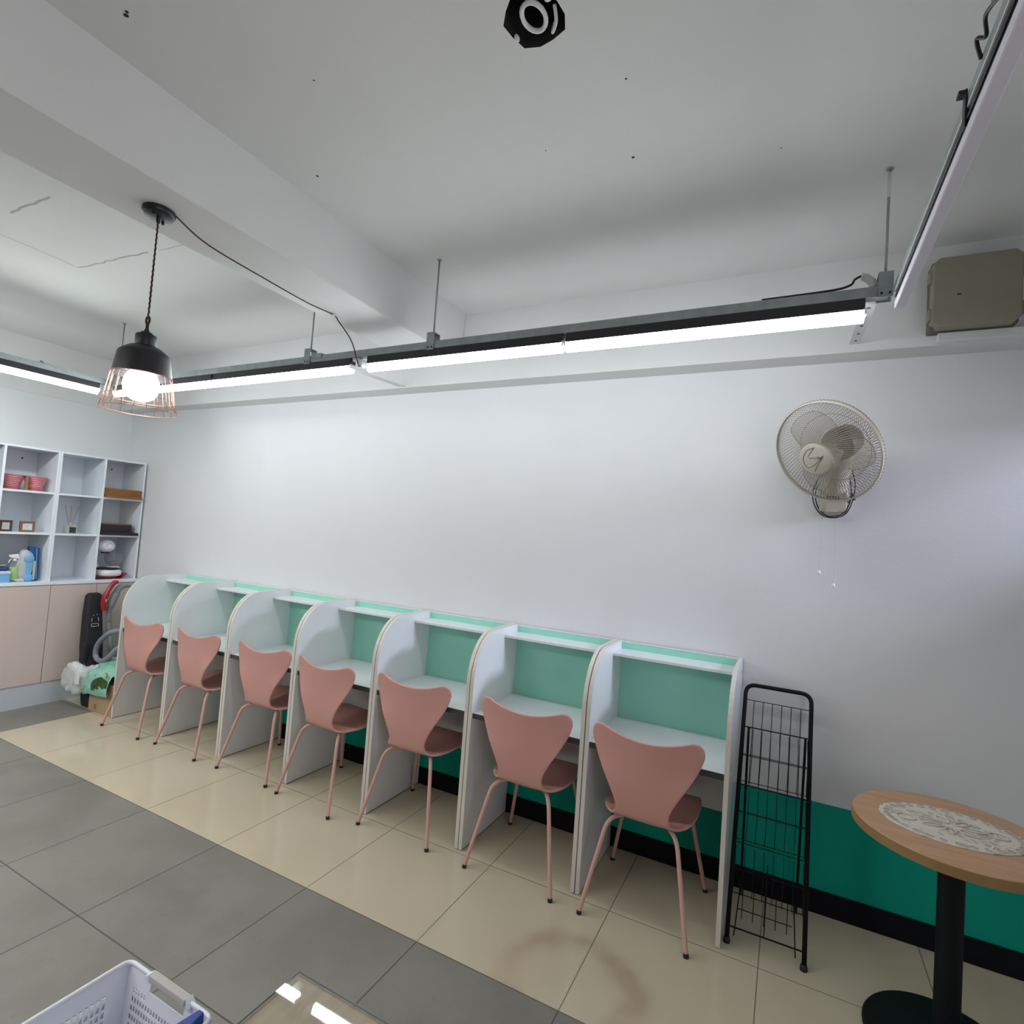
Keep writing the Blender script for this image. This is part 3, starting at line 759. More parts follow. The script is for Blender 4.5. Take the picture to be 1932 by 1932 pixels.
# ------------------------------------------------------------------ cabinets and open shelves on the left wall
XB, XFS, XFD = XL + .002, .12, .14
def base_cab(y0, y1, label):
    t = thing('base_cabinet', label, 'cabinet', (0, (y0+y1)/2, 0), 'blush base cabinets under the shelves')
    obj('carcass', bx(XB, XFD-.018, y0+.001, y1-.001, .175, .955), M['white'], t)
    obj('door', bx(XFD-.017, XFD, y0+.002, y1-.002, .177, .950), M['door'], t, bevel=.001)
    obj('kick_board', bx(XB, XFD-.006, y0, y1, 0, .174), M['kick'], t)
ys = [-.004, -.337, -.670, -1.003, -1.336]
nm = ['blush base cabinet in the corner, behind the vacuum cleaner', 'blush base cabinet next to the black bag, second from the corner',
      'blush base cabinet at the left edge, third from the corner', 'blush base cabinet cut by the left edge of the photo']
for k in range(4): base_cab(ys[k+1], ys[k], nm[k])
t = tag(obj('counter_top', bx(XB, XFD+.003, -1.336, -.003, .956, .983), M['white'], bevel=.002), 'white worktop between the blush cabinets and the open shelves', 'worktop')
Z1, Z2, ZTOP = 1.700, 1.372, 2.042
def shelf_unit(y0, y1, cols, label):
    t = thing('open_shelf_unit', label, 'shelf unit', (XB, (y0+y1)/2, .983))
    th = .016
    obj('back_board', bx(XB, XB+.006, y0, y1, .983, ZTOP), M['white'], t)
    obj('side_board', bx(XB+.006, XFS, y0, y0+th, .983, ZTOP), M['white'], t)
    obj('side_board', bx(XB+.006, XFS, y1-th, y1, .983, ZTOP), M['white'], t)
    obj('top_board', bx(XB+.006, XFS, y0+th, y1-th, ZTOP-th, ZTOP), M['white'], t)
    edges = [y0] + cols + [y1]
    for c in cols: obj('divider', bx(XB+.006, XFS, c-th/2, c+th/2, .983, ZTOP-th), M['white'], t)
    for i in range(len(edges)-1):
        a = edges[i] + (th if i == 0 else th/2); b = edges[i+1] - (th if i == len(edges)-2 else th/2)
        for z in (Z1, Z2): obj('shelf_board', bx(XB+.006, XFS-.004, a, b, z-th, z), M['white'], t)
    obj('screw_hole', MB().lathe([(.007, 0), (.007, .002)], 10, Matrix.Translation((XB+.006, y1-.12, 1.965)) @ Matrix.Rotation(PI/2, 4, 'Y')), M['hole'], t)
    return t
shelf_unit(-.6895, -.020, [-.356], 'white open shelf unit in the corner with wooden trays and coffee machine')
shelf_unit(-1.72, -.6905, [-1.044, -1.38], 'white open shelf unit holding the pink pots, cut by the left edge')

# things on the shelves
def pot(y, label):
    x = -.00; z = Z1
    t = thing('plant_pot', label, 'pot', (x, y, z), 'pink ribbed pots on the top shelf')
    pr = [(.046, z+.012)]
    for k in range(7):
        a = .050 + .0035*k; pr += [(a-.001, z+.014+k*.0145), (a+.0045, z+.0215+k*.0145)]
    pr += [(.076, z+.116), (.070, z+.116), (.066, z+.10), (.045, z+.03)]
    obj('pot_body', MB().lathe(pr, 36, Matrix.Translation((x, y, 0))), M['pot'], t, smooth=True, angle=50)
    obj('saucer', MB().lathe([(.050, z), (.062, z+.016), (.058, z+.016), (.048, z+.006)], 36, Matrix.Translation((x, y, 0))), M['pot'], t, smooth=True, angle=50)
pot(-.945, 'pink ribbed plant pot on the top shelf, the left one')
pot(-.795, 'pink ribbed plant pot on the top shelf, the right one')
tag(obj('paper_roll', MB().lathe([(.012, Z1), (.014, Z1+.05), (.016, Z1+.105)], 14, Matrix.Translation((.055, -.868, 0))), M['brown'], smooth=True, angle=50), 'narrow brown wrapped roll standing between the two pink pots', 'roll')
def picframe(y, w, h, m, label):
    t = thing('picture_frame', label, 'picture frame', (.05, y, Z2))
    x = .05; bw = .015
    mb = MB()
    for a in ((y-w/2, y-w/2+bw, Z2, Z2+h), (y+w/2-bw, y+w/2, Z2, Z2+h), (y-w/2+bw, y+w/2-bw, Z2, Z2+bw), (y-w/2+bw, y+w/2-bw, Z2+h-bw, Z2+h)):
        mb.box(x-.016, x, *a)
    obj('frame', mb, m, t)
    obj('print', bx(x-.012, x-.006, y-w/2+bw, y+w/2-bw, Z2+bw, Z2+h-bw), M['paper'], t)
    mb = MB().tube(spline([(x-.005, y-.018, Z2+.045), (x-.005, y-.004, Z2+.040), (x-.005, y+.006, Z2+.052), (x-.005, y+.012, Z2+.044)]), .0012, 5)
    obj('sketch_line', mb, M['greyplast'], t)
picframe(-.965, .078, .086, M['frame_d'], 'small dark wooden picture frame at the left end of the middle shelf')
picframe(-.830, .096, .084, M['frame_l'], 'small lighter brown picture frame, right of the dark frame')
t = thing('reed_diffuser', 'glass reed diffuser with dark label and three reeds on the middle shelf', 'reed diffuser', (.05, -.543, Z2))
x, y, z = .05, -.543, Z2
obj('bottle', MB().prism([(x+a, y+b) for a, b in ((-.03,-.038),(.03,-.038),(.036,-.032),(.036,.032),(.03,.038),(-.03,.038),(-.036,.032),(-.036,-.032))], z, z+.07, 2), M['amber'], t, bevel=.006)
obj('bottle_neck', MB().lathe([(.018, z+.07), (.012, z+.078), (.012, z+.092)], 16, Matrix.Translation((x, y, 0))), M['amber'], t, smooth=True)
obj('label', bx(x+.036, x+.0375, y-.018, y+.028, z+.006, z+.054), M['label_green'], t)
for dy, dx in ((-.048, .0), (.004, -.02), (.046, .01)):
    obj('reed', MB().tube([(x, y + dy*.05, z+.03), (x+dx, y+dy, z+.232)], .0018, 6), M['reed'], t)
for k, (zz, dx, da) in enumerate(((Z1, .012, .004), (Z1+.021, 0, 0), (Z1+.042, 0, -.003), (Z1+.063, -.004, .002))):
    lab = ['lowest wooden tray of the stack on the corner top shelf', 'second wooden tray from the bottom of the stack', 'third wooden tray from the bottom of the stack', 'topmost wooden tray of the stack on the corner top shelf'][k]
    t = thing('wooden_tray', lab, 'tray', (0, -.19, zz), 'wooden trays stacked on the corner top shelf')
    a = (-.14+dx, .135+dx, -.345+da, -.045+da)
    mb = MB().box(*a, zz, zz+.005)
    obj('tray_bottom', mb, M['tray'], t)
    mb = MB()
    x0, x1, y0, y1 = a
    for q in ((x0, x1, y0, y0+.008), (x0, x1, y1-.008, y1), (x0, x0+.008, y0+.008, y1-.008), (x1-.008, x1, y0+.008, y1-.008)): mb.box(*q, zz+.005, zz+.0195)
    obj('tray_rim', mb, M['tray'], t, bevel=.002)
t = thing('serving_tray', 'flat navy black tray under the dark box on the corner middle shelf', 'tray', (0, -.19, Z2))
mb = MB().box(-.16, .135, -.343, -.04, Z2, Z2+.006)
obj('tray_bottom', mb, M['navy'], t)
mb = MB()
for q in ((-.16, .135, -.343, -.335), (-.16, .135, -.048, -.04), (-.16, -.152, -.335, -.048), (.127, .135, -.335, -.048)): mb.box(*q, Z2+.006, Z2+.024)
obj('tray_rim', mb, M['navy'], t, bevel=.002)
t = thing('gift_box', 'dark box with a gold lid on the navy tray', 'box', (-.02, -.2, Z2+.006))
obj('box_body', bx(-.14, .085, -.325, -.075, Z2+.007, Z2+.092), M['darkbox'], t, bevel=.003)
obj('box_lid', bx(-.138, .083, -.323, -.077, Z2+.092, Z2+.101), M['gold'], t, bevel=.003)
# coffee machine
CX, CY, CZ = .0, -.215, .983
t = thing('coffee_machine', 'glossy white capsule coffee machine with round head on a red mat', 'coffee machine', (CX, CY, CZ+.006))
mb = MB().blob((CX+.01, CY+.008, CZ+.050), (.105, .098, .036), n=40, sq=3.2)
obj('base', mb, M['gloss_white'], t, smooth=True)
obj('drip_plate', MB().lathe([(.088, CZ+.0825), (.090, CZ+.090), (.085, CZ+.093)], 40, Matrix.Translation((CX+.01, CY+.008, 0)) @ Matrix.Diagonal((1.05, 1, 1, 1))), M['black'], t, smooth=True, angle=40)
mb = MB().tube(spline([(CX-.06, CY-.055, CZ+.085), (CX-.075, CY-.075, CZ+.15), (CX-.075, CY-.078, CZ+.22), (CX-.05, CY-.06, CZ+.28)]), [.035]*8 + [.03]*8 + [.034]*8 + [.036], 16)
obj('arm', mb, M['gloss_white'], t, smooth=True)
obj('head', MB().blob((CX+.02, CY-.025, CZ+.287), (.074, .068, .060), n=40), M['gloss_white'], t, smooth=True)
obj('spout', MB().lathe([(.032, CZ+.222), (.036, CZ+.232)], 24, Matrix.Translation((CX+.02, CY-.025, 0))), M['black'], t)
obj('handle', MB().tube(spline([(CX+.088, CY-.055, CZ+.29), (CX+.096, CY-.045, CZ+.318), (CX+.096, CY-.02, CZ+.318), (CX+.088, CY-.005, CZ+.295)]), .005, 8), M['lilac'], t, smooth=True)
obj('water_tank', MB().lathe([(.03, CZ+.10), (.058, CZ+.125), (.073, CZ+.16), (.073, CZ+.19), (.058, CZ+.222), (.025, CZ+.24), (.012, CZ+.245)], 32, Matrix.Translation((CX-.055, CY+.09, 0))), M['smoke'], t, smooth=True)
obj('tank_foot', MB().lathe([(.06, CZ+.085), (.05, CZ+.10)], 32, Matrix.Translation((CX-.055, CY+.085, 0))), M['gloss_white'], t, smooth=True)
mb = MB().grid(lambda u, v: Vector((-.10 + .215*u, -.335 + .245*v, CZ + .0005 + (.045*max(0, v-.82)/.18 if u > .5 else .01*max(0, v-.82)/.18))), 12, 14)
m_ = obj('mat', mb, M['red']); so = m_.modifiers.new('solidify', 'SOLIDIFY'); so.thickness = .006; so.offset = 1
tag(m_, 'red mat with an upturned corner under the white coffee machine', 'mat')
# cleaning things on the worktop, left
t = thing('spray_bottle', 'clear spray bottle with white trigger and lime green label', 'spray bottle', (.05, -.893, CZ))
T_ = Matrix.Translation((.05, -.888, 0))
obj('bottle', MB().lathe([(.028, CZ), (.030, CZ+.006), (.030, CZ+.115), (.024, CZ+.135), (.012, CZ+.155), (.012, CZ+.165)], 28, T_), M['clear'], t, smooth=True, angle=50)
obj('label', MB().lathe([(.0305, CZ+.012), (.0308, CZ+.014), (.0308, CZ+.112), (.0305, CZ+.114)], 28, T_), M['lime'], t, smooth=True, angle=50)
mb = MB().lathe([(.014, CZ+.16), (.014, CZ+.178), (.010, CZ+.18)], 18, T_)
mb.hexa([(.035, -.925, CZ+.188), (.065, -.925, CZ+.188), (.065, -.862, CZ+.178), (.035, -.862, CZ+.178), (.037, -.930, CZ+.208), (.063, -.930, CZ+.208), (.062, -.870, CZ+.216), (.038, -.870, CZ+.216)])
obj('spray_head', mb, M['gloss_white'], t, bevel=.004)
obj('trigger', MB().tube(spline([(.05, -.905, CZ+.188), (.05, -.917, CZ+.165), (.05, -.925, CZ+.145)]), .005, 8), M['gloss_white'], t, smooth=True)
t = thing('storage_box', 'small sky blue box with pale lid at the left end of the worktop', 'box', (.05, -.985, CZ))
obj('box_body', bx(.0, .105, -1.02, -.925, CZ, CZ+.062), M['skyblue'], t, bevel=.004)
obj('box_lid', bx(-.003, .108, -1.023, -.922, CZ+.062, CZ+.086), M['lilac'], t, bevel=.006)
tag(obj('folded_cloth', MB().blob((.04, -.975, CZ+.102), (.05, .05, .0155), .004, 12, 24, 3.0), M['cobalt'], smooth=True), 'folded blue cloth on top of the sky blue box', 'cloth')
t = thing('saucer', 'small white saucer with a brown lump on the folded blue cloth', 'saucer', (.04, -.98, CZ+.12))
obj('plate', MB().lathe([(.018, CZ+.1185), (.045, CZ+.130), (.043, CZ+.132), (.016, CZ+.121)], 28, Matrix.Translation((.04, -.98, 0))), M['gloss_white'], t, smooth=True)
obj('lump', MB().blob((.04, -.975, CZ+.134), (.02, .018, .012), .004, 30, 18), M['brown'], t, smooth=True)
t = thing('plastic_pack', 'cloudy clear plastic pack holding a sky blue dumbbell-shaped refill', 'pack', (.06, -.815, CZ))
obj('wrapper', MB().blob((.05, -.822, CZ+.122), (.035, .052, .122), .012, 14, 32, 2.6, seed=2), M['film'], t, smooth=True)
mb = MB().blob((.088, -.812, CZ+.178), (.012, .034, .034), n=22); mb.box(.080, .094, -.826, -.792, CZ+.04, CZ+.16); mb.blob((.088, -.806, CZ+.032), (.012, .033, .030), n=22)
obj('refill', mb, M['skyblue'], t, smooth=True, angle=40)
obj('loose_flap', MB().blob((.095, -.865, CZ+.014), (.03, .03, .014), .006, 25, 20, seed=4), M['film'], t, smooth=True)
t = thing('wiper_pouch', 'tall cobalt blue pouch leaning in the shelf cell beside the plastic pack', 'pouch', (.06, -.75, CZ))
mb = MB().hexa([(.03,-.768,CZ),(.06,-.768,CZ),(.06,-.728,CZ),(.03,-.728,CZ),(.0,-.80,CZ+.27),(.04,-.80,CZ+.28),(.04,-.726,CZ+.265),(.0,-.726,CZ+.255)])
obj('pouch_body', mb, M['cobalt'], t, bevel=.010, seg=3)
obj('pale_sleeve', bx(.062, .066, -.772, -.756, CZ+.01, CZ+.16), M['pale_green'], t)
obj('seam', MB().tube([(.063, -.745, CZ+.02), (.046, -.752, CZ+.26)], .003, 6), M['skyblue'], t)

# ------------------------------------------------------------------ corner pile: bag, vacuum cleaner, carton, plastic bags
t = thing('instrument_bag', 'tall black padded bag with silver buckle leaning against the blush cabinets', 'bag', (.36, -.42, 0))
mb = MB()
def q(s, y0, y1, x, th): return [(x-th, y0, s), (x, y0, s), (x, y1, s), (x-th, y1, s)]
secs = [(0, -.494, -.385, .505, .12), (.20, -.490, -.375, .44, .12), (.45, -.486, -.352, .365, .11), (.70, -.468, -.348, .30, .09), (.86, -.446, -.338, .25, .07), (.885, -.432, -.350, .24, .05)]
vs = []; fs = []
for s in secs: vs += q(*s)
for i in range(len(secs)-1):
    for k in range(4): fs.append((i*4+k, i*4+(k+1) % 4, (i+1)*4+(k+1) % 4, (i+1)*4+k))
fs += [(3, 2, 1, 0), tuple((len(secs)-1)*4 + k for k in range(4))]
mb.add(vs, fs)
obj('bag_body', mb, M['bagblack'], t, bevel=.016, seg=3, smooth=True)
obj('side_pocket', MB().blob((.36, -.492, .40), (.035, .022, .11), .003, 10, 24, 3.5), M['bagblack'], t, smooth=True)
obj('pocket_zip', MB().tube(spline([(.395, -.488, .31), (.392, -.503, .36), (.385, -.506, .42), (.375, -.498, .48)]), .0025, 6), M['greyplast'], t)
bx_, by_, bz_ = .322, -.418, .64
mb = MB().tube(fillet([(bx_+.012, by_-.026, bz_-.018), (bx_+.012, by_+.026, bz_-.018), (bx_+.008, by_+.026, bz_+.004), (bx_+.008, by_-.026, bz_+.004), (bx_+.012, by_-.026, bz_-.018)], .006, 4), .003, 6)
mb.tube(fillet([(bx_+.006, by_-.024, bz_+.02), (bx_+.004, by_-.026, bz_+.04), (bx_+.0, by_-.02, bz_+.05)], .006, 4), .0025, 6)
mb.tube(fillet([(bx_+.006, by_+.024, bz_+.02), (bx_+.004, by_+.026, bz_+.04), (bx_+.0, by_+.02, bz_+.05)], .006, 4), .0025, 6)
mb.blob((bx_-.002, by_-.012, bz_+.072), (.004, .004, .004), n=8); mb.blob((bx_-.002, by_+.012, bz_+.076), (.004, .004, .004), n=8)
obj('buckle', mb, M['silver'], t, smooth=True)

t = thing('vacuum_cleaner', 'grey vacuum cleaner wand with red handle and looped hose in the corner', 'vacuum cleaner', (.34, -.25, 0))
mb = MB().tube([(.33, -.232, .03), (.31, -.262, .36), (.30, -.290, .58)], .016, 14)
obj('pipe', mb, M['hose'], t, smooth=True)
mb = MB().tube([(.301, -.288, .54), (.300, -.300, .64)], [.021, .021], 14)
mb.tube([(.30, -.300, .64), (.30, -.308, .72), (.30, -.302, .76)], [.017, .018, .02], 14)
mb.tube(spline([(.30, -.302, .76), (.298, -.288, .815), (.295, -.262, .885)]), [.021, .023, .026, .028, .029, .03, .031, .031, .031, .031, .031, .031, .031, .031, .031, .031, .031], 14)
mb.tube(spline([(.295, -.262, .885), (.29, -.245, .918), (.285, -.21, .942), (.29, -.185, .948)]), .026, 14)
mb.box(.31, .325, -.326, -.304, .655, .72)
obj('grip_tube', mb, M['greyplast'], t, smooth=True, angle=40)
mb = MB().tube(spline([(.318, -.352, .745), (.318, -.362, .80), (.318, -.358, .855), (.318, -.330, .925), (.318, -.296, .978), (.318, -.268, .978)]), [.010] + [.024]*20 + [.019]*12 + [.015]*7 + [.006], 14)
obj('handle', mb, M['red'], t, smooth=True)
obj('handle_badge', MB().blob((.341, -.358, .83), (.003, .006, .016), n=12), M['silver'], t, smooth=True)
pts = spline([(.29, -.185, .948), (.32, -.14, .945), (.42, -.07, .90), (.56, -.06, .78), (.68, -.15, .66), (.70, -.33, .64), (.60, -.42, .615), (.50, -.425, .56), (.42, -.425, .49), (.395, -.425, .41), (.44, -.425, .365), (.52, -.425, .372), (.60, -.425, .42), (.68, -.40, .50), (.74, -.30, .53), (.72, -.16, .48), (.62, -.08, .43)], 14)
n_ = len(pts)
mb = MB().tube(pts, [.0195 + .0012*(k % 2) for k in range(n_)], 14)
obj('hose', mb, M['hose'], t, smooth=True)

t = thing('cardboard_box', 'brown cardboard box on the floor under the mint plastic bags', 'box', (.66, -.38, 0))
obj('carton', bx(.513, .828, -.499, -.22, 0, .240), M['carton'], t, bevel=.003)
obj('tape', bx(.600, .640, -.5005, -.4985, .165, .238), M['tape'], t)
obj('tape', bx(.595, .625, -.5005, -.4985, .02, .06), M['tape'], t)
t = thing('mint_plastic_bag', 'crumpled mint green plastic bag with leaf print draped over the cardboard box', 'plastic bag', (.64, -.38, .27))
def drape(u, v):
    # u across the box, v from the back over the top and down the front
    x = .475 + .35*u
    if v < .55:
        f = v/.55; y = -.235 - .255*f; z = .305 + .075*math.sin(PI*min(1, .15+.8*f)) - .02*f
    else:
        f = (v-.55)/.45; y = -.495 - .030*math.sin(PI*f*.8) - .012; z = .315 - .165*f - (.03*(1-u)*f)
    p = Vector((x, y, z))
    k = noise.noise(p*9) * .022 + abs(noise.noise(p*21)) * .012
    z_fold = .028*math.sin(u*9 + v*6)*f*.3
    return p + Vector((0, -abs(k)*.6 - z_fold*.4, k + (.025*(1-abs(2*u-1)) if v < .55 else 0)))
m_ = obj('bag_sheet', MB().grid(drape, 40, 40), M['mintbag'], t, smooth=True)
so = m_.modifiers.new('solidify', 'SOLIDIFY'); so.thickness = .004; so.offset = 1
obj('bag_bulge', MB().blob((.64, -.37, .315), (.165, .105, .062), .03, 9, 40, 2.6, seed=1), M['mintbag'], t, smooth=True)
mb = MB().grid(lambda u, v: Vector((.615 + .21*u, -.548 - .006*math.sin(u*9), .195 + .055*u + .075*v*(.25 + .75*math.sin(PI*min(1, u*.8+.1))) - .018*abs(math.sin(u*11))*(1-v))), 30, 6)
m_ = obj('leaf_print', mb, M['leaf'], t); so = m_.modifiers.new('solidify', 'SOLIDIFY'); so.thickness = .002
mb = MB().tube(spline([(.775, -.533, .335), (.80, -.535, .325), (.795, -.536, .305)]), .006, 6); mb.blob((.655, -.545, .300), (.008, .004, .006), n=10)
obj('carrot_print', mb, M['orange'], t, smooth=True)
t = thing('clear_plastic_bag', 'crumpled cloudy white plastic bag hanging left of the cardboard box', 'plastic bag', (.40, -.54, .24))
obj('bag_body', MB().blob((.375, -.545, .225), (.135, .045, .110), .045, 11, 48, 2.3, seed=5), M['film'], t, smooth=True)
obj('inner_fold', MB().blob((.40, -.535, .245), (.105, .03, .075), .05, 14, 40, 2.2, seed=9), M['paper'], t, smooth=True)
obj('paper_tag', MB().hexa([(.465,-.590,.205),(.52,-.590,.215),(.52,-.586,.215),(.465,-.586,.205),(.475,-.590,.275),(.525,-.590,.29),(.525,-.586,.29),(.475,-.586,.275)]), M['gloss_white'], t)
obj('twisted_neck', MB().tube(spline([(.46, -.535, .27), (.52, -.515, .315), (.57, -.48, .345)]), [.05]*6 + [.03]*6 + [.02]*5, 12), M['film'], t, smooth=True)

# ------------------------------------------------------------------ black wire rack leaning on the wall
t = thing('wire_rack', 'black folding wire magazine rack leaning against the wall beside the carrels', 'wire rack', (5.416, -.44, 0))
def RP(x, s, out=0.0):
    """point on the leaning frame: s metres of height, out = distance in front of the frame"""
    k = .38/.985
    return Vector((x, -.44 + k*s - out*.933, s + out*.36*0))
RL, RRt = 5.274, 5.558
mb = MB().tube(fillet([RP(RL, .012), RP(RL+.004, .985), RP(RRt-.002, .985), RP(RRt+.001, .012)], .045, 8), .0095, 12)
obj('frame', mb, M['blackwire'], t, smooth=True)
for x in (RL, RRt):
    obj('rubber_foot', MB().lathe([(.014, 0), (.014, .012), (.011, .022)], 14, Matrix.Translation((x, -.44+.004, 0))), M['foot'], t, smooth=True)
mb = MB()
def hw(z, r=.002, out=0.0, x0=RL, x1=RRt): mb.tube([RP(x0, z, out), RP(x1, z, out)], r, 6)
hw(.918); hw(.803, .0032); hw(.686); hw(.569, .0036); hw(.352); hw(.467)
for k in range(8):
    x = RL + .004 + (RRt-RL-.008)*k/7; mb.tube([RP(x, .918), RP(x, .57)], .0017, 6)
obj('wire_grid', mb, M['blackwire'], t)
for (zt_, zb_) in ((.80, .578), (.565, .36), (.345, .17)):
    mb = MB()
    o = .022
    mid = (zt_+zb_)/2
    mb.tube([RP(RL+.006, mid+.008, o), RP(RRt-.008, mid+.008, o)], .0018, 6); mb.tube([RP(RL+.006, zb_+.012, o), RP(RRt-.008, zb_+.012, o)], .0018, 6)
    for k in range(8):
        x = RL + .010 + (RRt-RL-.022)*k/7
        mb.tube(fillet([RP(x, zt_-.004, .002), RP(x+.002, mid+.01, o), RP(x, zb_+.01, o), RP(x+.001, zb_, .003)], .01, 3), .0015, 6)
    obj('wire_pocket', mb, M['blackwire'], t)
mb = MB()
for xt, xb in ((5.302, 5.300), (5.537, 5.533)):
    mb.tube(fillet([RP(xt, .80, -.004), RP(xt, .765, -.006), Vector((xb, -.075, .008))], .01, 3), .0055, 8)
obj('rear_leg', mb, M['blackwire'], t, smooth=True)
mb = MB()
mb.tube([RP(RL, .057), RP(RRt, .057)], .0035, 8)
mb.tube([RP(5.308, .127, .01), RP(5.512, .127, .01)], .002, 6)
mb.tube([RP(5.412, .057), RP(5.412, .30)], .002, 6)
mb.tube([RP(5.300, .035, .012), RP(5.312, .20, .005)], .0025, 6); mb.tube([RP(5.527, .035, .012), RP(5.515, .20, .005)], .0025, 6)
for k in range(5): mb.tube([RP(5.325 + .042*k, .10, .02), RP(5.325 + .042*k, .20, .01)], .0017, 6)
obj('bottom_wires', mb, M['blackwire'], t)

# ------------------------------------------------------------------ round table and doily
TXc, TYc, TR_, TZt = 5.974, -.585, .293, .729
t = thing('round_table', 'round oak topped pedestal table with black column by the wall', 'table', (TXc, TYc, 0))
T_ = Matrix.Translation((TXc, TYc, 0))
tp = obj('table_top', MB().lathe([(TR_-.002, TZt-.034), (TR_, TZt-.032), (TR_, TZt-.003), (TR_-.003, TZt)], 96, T_), M['oak'], t, smooth=True, angle=30)
obj('edge_band', MB().lathe([(TR_-.004, TZt-.0345), (TR_+.001, TZt-.033), (TR_+.001, TZt-.003), (TR_-.001, TZt-.0015)], 96, T_, close=False), M['oakedge'], tp, smooth=True, angle=40)
obj('column', MB().lathe([(.038, .012), (.038, TZt-.045)], 40, T_), M['matte_black'], t, smooth=True, angle=30)
obj('top_plate', MB().lathe([(.11, TZt-.046), (.11, TZt-.0345)], 40, T_), M['black'], t, smooth=True, angle=30)
obj('base_plate', MB().lathe([(.236, 0), (.237, .008), (.232, .016), (.06, .022), (.045, .026)], 72, T_), M['matte_black'], t, smooth=True, angle=30)
dc = Vector((5.972, -.570)); da = R(4)
def scal(n=160):
    out = []
    for k in range(n):
        a = 2*PI*k/n; s = 1 + .022*abs(math.sin(14*a)) + .006*math.sin(3*a)
        px, py = .205*math.cos(a)*s, .152*math.sin(a)*s
        out.append((dc.x + px*math.cos(da) - py*math.sin(da), dc.y + px*math.sin(da) + py*math.cos(da)))
    return out
oc = scal()
mb = MB()
n_ = len(oc)
rows = 14
def lacept(i, j):
    f = 1 - j/rows; p = Vector(oc[i]).lerp(dc, 1-f)
    h = .0012 + .0016*abs(noise.noise(Vector((p.x*60, p.y*60, 0)))) + (.002 if j == 0 else 0)*abs(math.sin(i*.55))
    return (p.x, p.y, TZt + .0004 + h)
vs = [lacept(i, j) for j in range(rows) for i in range(n_)] + [(dc.x, dc.y, TZt+.002)] + [(x, y, TZt+.0003) for x, y in oc]
fs = [(j*n_+i, j*n_+(i+1) % n_, (j+1)*n_+(i+1) % n_, (j+1)*n_+i) for j in range(rows-1) for i in range(n_)]
fs += [((rows-1)*n_+i, (rows-1)*n_+(i+1) % n_, rows*n_) for i in range(n_)]
b_ = rows*n_+1
fs += [(b_+i, b_+(i+1) % n_, (i+1) % n_, i) for i in range(n_)] + [tuple(b_+i for i in reversed(range(n_)))]
mb.add(vs, fs)
t = thing('lace_doily', 'oval ivory lace doily lying on the round oak table', 'doily', (dc.x, dc.y, TZt))
obj('lace_ground', mb, M['lace'], t, smooth=True)
mb = MB()
def DP2(a, b): return (dc.x + a*math.cos(da) - b*math.sin(da), dc.y + a*math.sin(da) + b*math.cos(da), TZt+.0042)
for k in range(7):
    a0 = 2*PI*k/7
    pts = []
    for q_ in range(16):
        th = 2*PI*q_/16; r_ = .055 + .030*math.cos(th); w_ = .013*math.sin(th)
        u_ = r_*math.cos(a0) - w_*math.sin(a0); v_ = r_*math.sin(a0) + w_*math.cos(a0)
        pts.append(DP2(u_*1.15, v_*.8))
    mb.tube(pts, .0022, 6, closed=True)
for sx in (-1, 1):
    mb.tube([DP2(sx*(.13 + .028*math.cos(2*PI*k/20)), .022*math.sin(2*PI*k/20)) for k in range(20)], .002, 6, closed=True)
for k in range(30):
    a = 2*PI*k/30; mb.tube([DP2(.188*math.cos(a) + .010*math.cos(2*PI*j/8), .136*math.sin(a) + .009*math.sin(2*PI*j/8)) for j in range(8)], .0016, 5, closed=True)
obj('crochet_motif', mb, mat('ivory_thread', (0.62, 0.58, 0.51), .8), t, smooth=True)

# ------------------------------------------------------------------ wall fan
FC = Vector((5.557, -.317, 2.071)); fa, fb = -.594, -.48
FN = Vector((math.sin(fa)*math.cos(fb), -math.cos(fa)*math.cos(fb), math.sin(fb)))
FU = Vector((0, 0, 1)); FXv = FU.cross(FN).normalized(); FYv = FN.cross(FXv)
FM = Matrix((( FXv.x, FYv.x, FN.x, FC.x), (FXv.y, FYv.y, FN.y, FC.y), (FXv.z, FYv.z, FN.z, FC.z), (0, 0, 0, 1)))
FR = .222
t = thing('wall_fan', 'cream wall fan with round wire guard and two pull cords', 'fan', (5.605, 0, 1.90))
def fl(x, y, z): return FM @ Vector((x, y, z))
mb = MB()
pol = [(5.545, 1.832), (5.668, 1.832), (5.664, 1.93), (5.645, 2.02), (5.565, 2.02), (5.549, 1.93)]
mb.prism(pol, -.055, -.001, 1)
fb_ = obj('wall_bracket', mb, M['fan'], t, bevel=.010, seg=3)
mb = MB()
for x in (5.560, 5.632): mb.box(x, x+.02, -.0565, -.0545, 1.850, 1.853)
mb.box(5.577, 5.627, -.062, -.054, 1.835, 1.872)
obj('bracket_clip', mb, M['fan'], fb_)
mb = MB()
for k in range(5): mb.box(5.578+.011*k, 5.585+.011*k, -.0565, -.0545, 1.895, 1.910)
obj('bracket_vent', mb, M['ink'], fb_)
mp = FC - FN*.12
mb = MB().tube(spline([(5.605, -.035, 1.95), (5.606, -.09, 2.02), (5.612, -.17, 2.075), tuple(mp)]), [.060]*8 + [.060]*8 + [.056]*8 + [.05], 18)
obj('neck', mb, M['fan'], t, smooth=True)
obj('motor_housing', MB().lathe([(.02, -.205), (.05, -.20), (.066, -.18), (.072, -.14), (.074, -.10), (.07, -.085), (.03, -.08)], 32, FM), M['motor'], t, smooth=True, angle=40)
obj('front_shaft', MB().lathe([(.012, -.08), (.012, .05)], 12, FM), M['motor'], t)
def gpt(r, h, a): return fl(r*math.cos(a), r*math.sin(a), h)
rim = obj('guard_rim', MB().lathe([(FR-.002, -.010), (FR+.003, -.009), (FR+.004, .008), (FR, .010), (FR-.003, .008)], 96, FM, close=False), M['fan'], t, smooth=True, angle=40)
mb = MB()
NW = 96
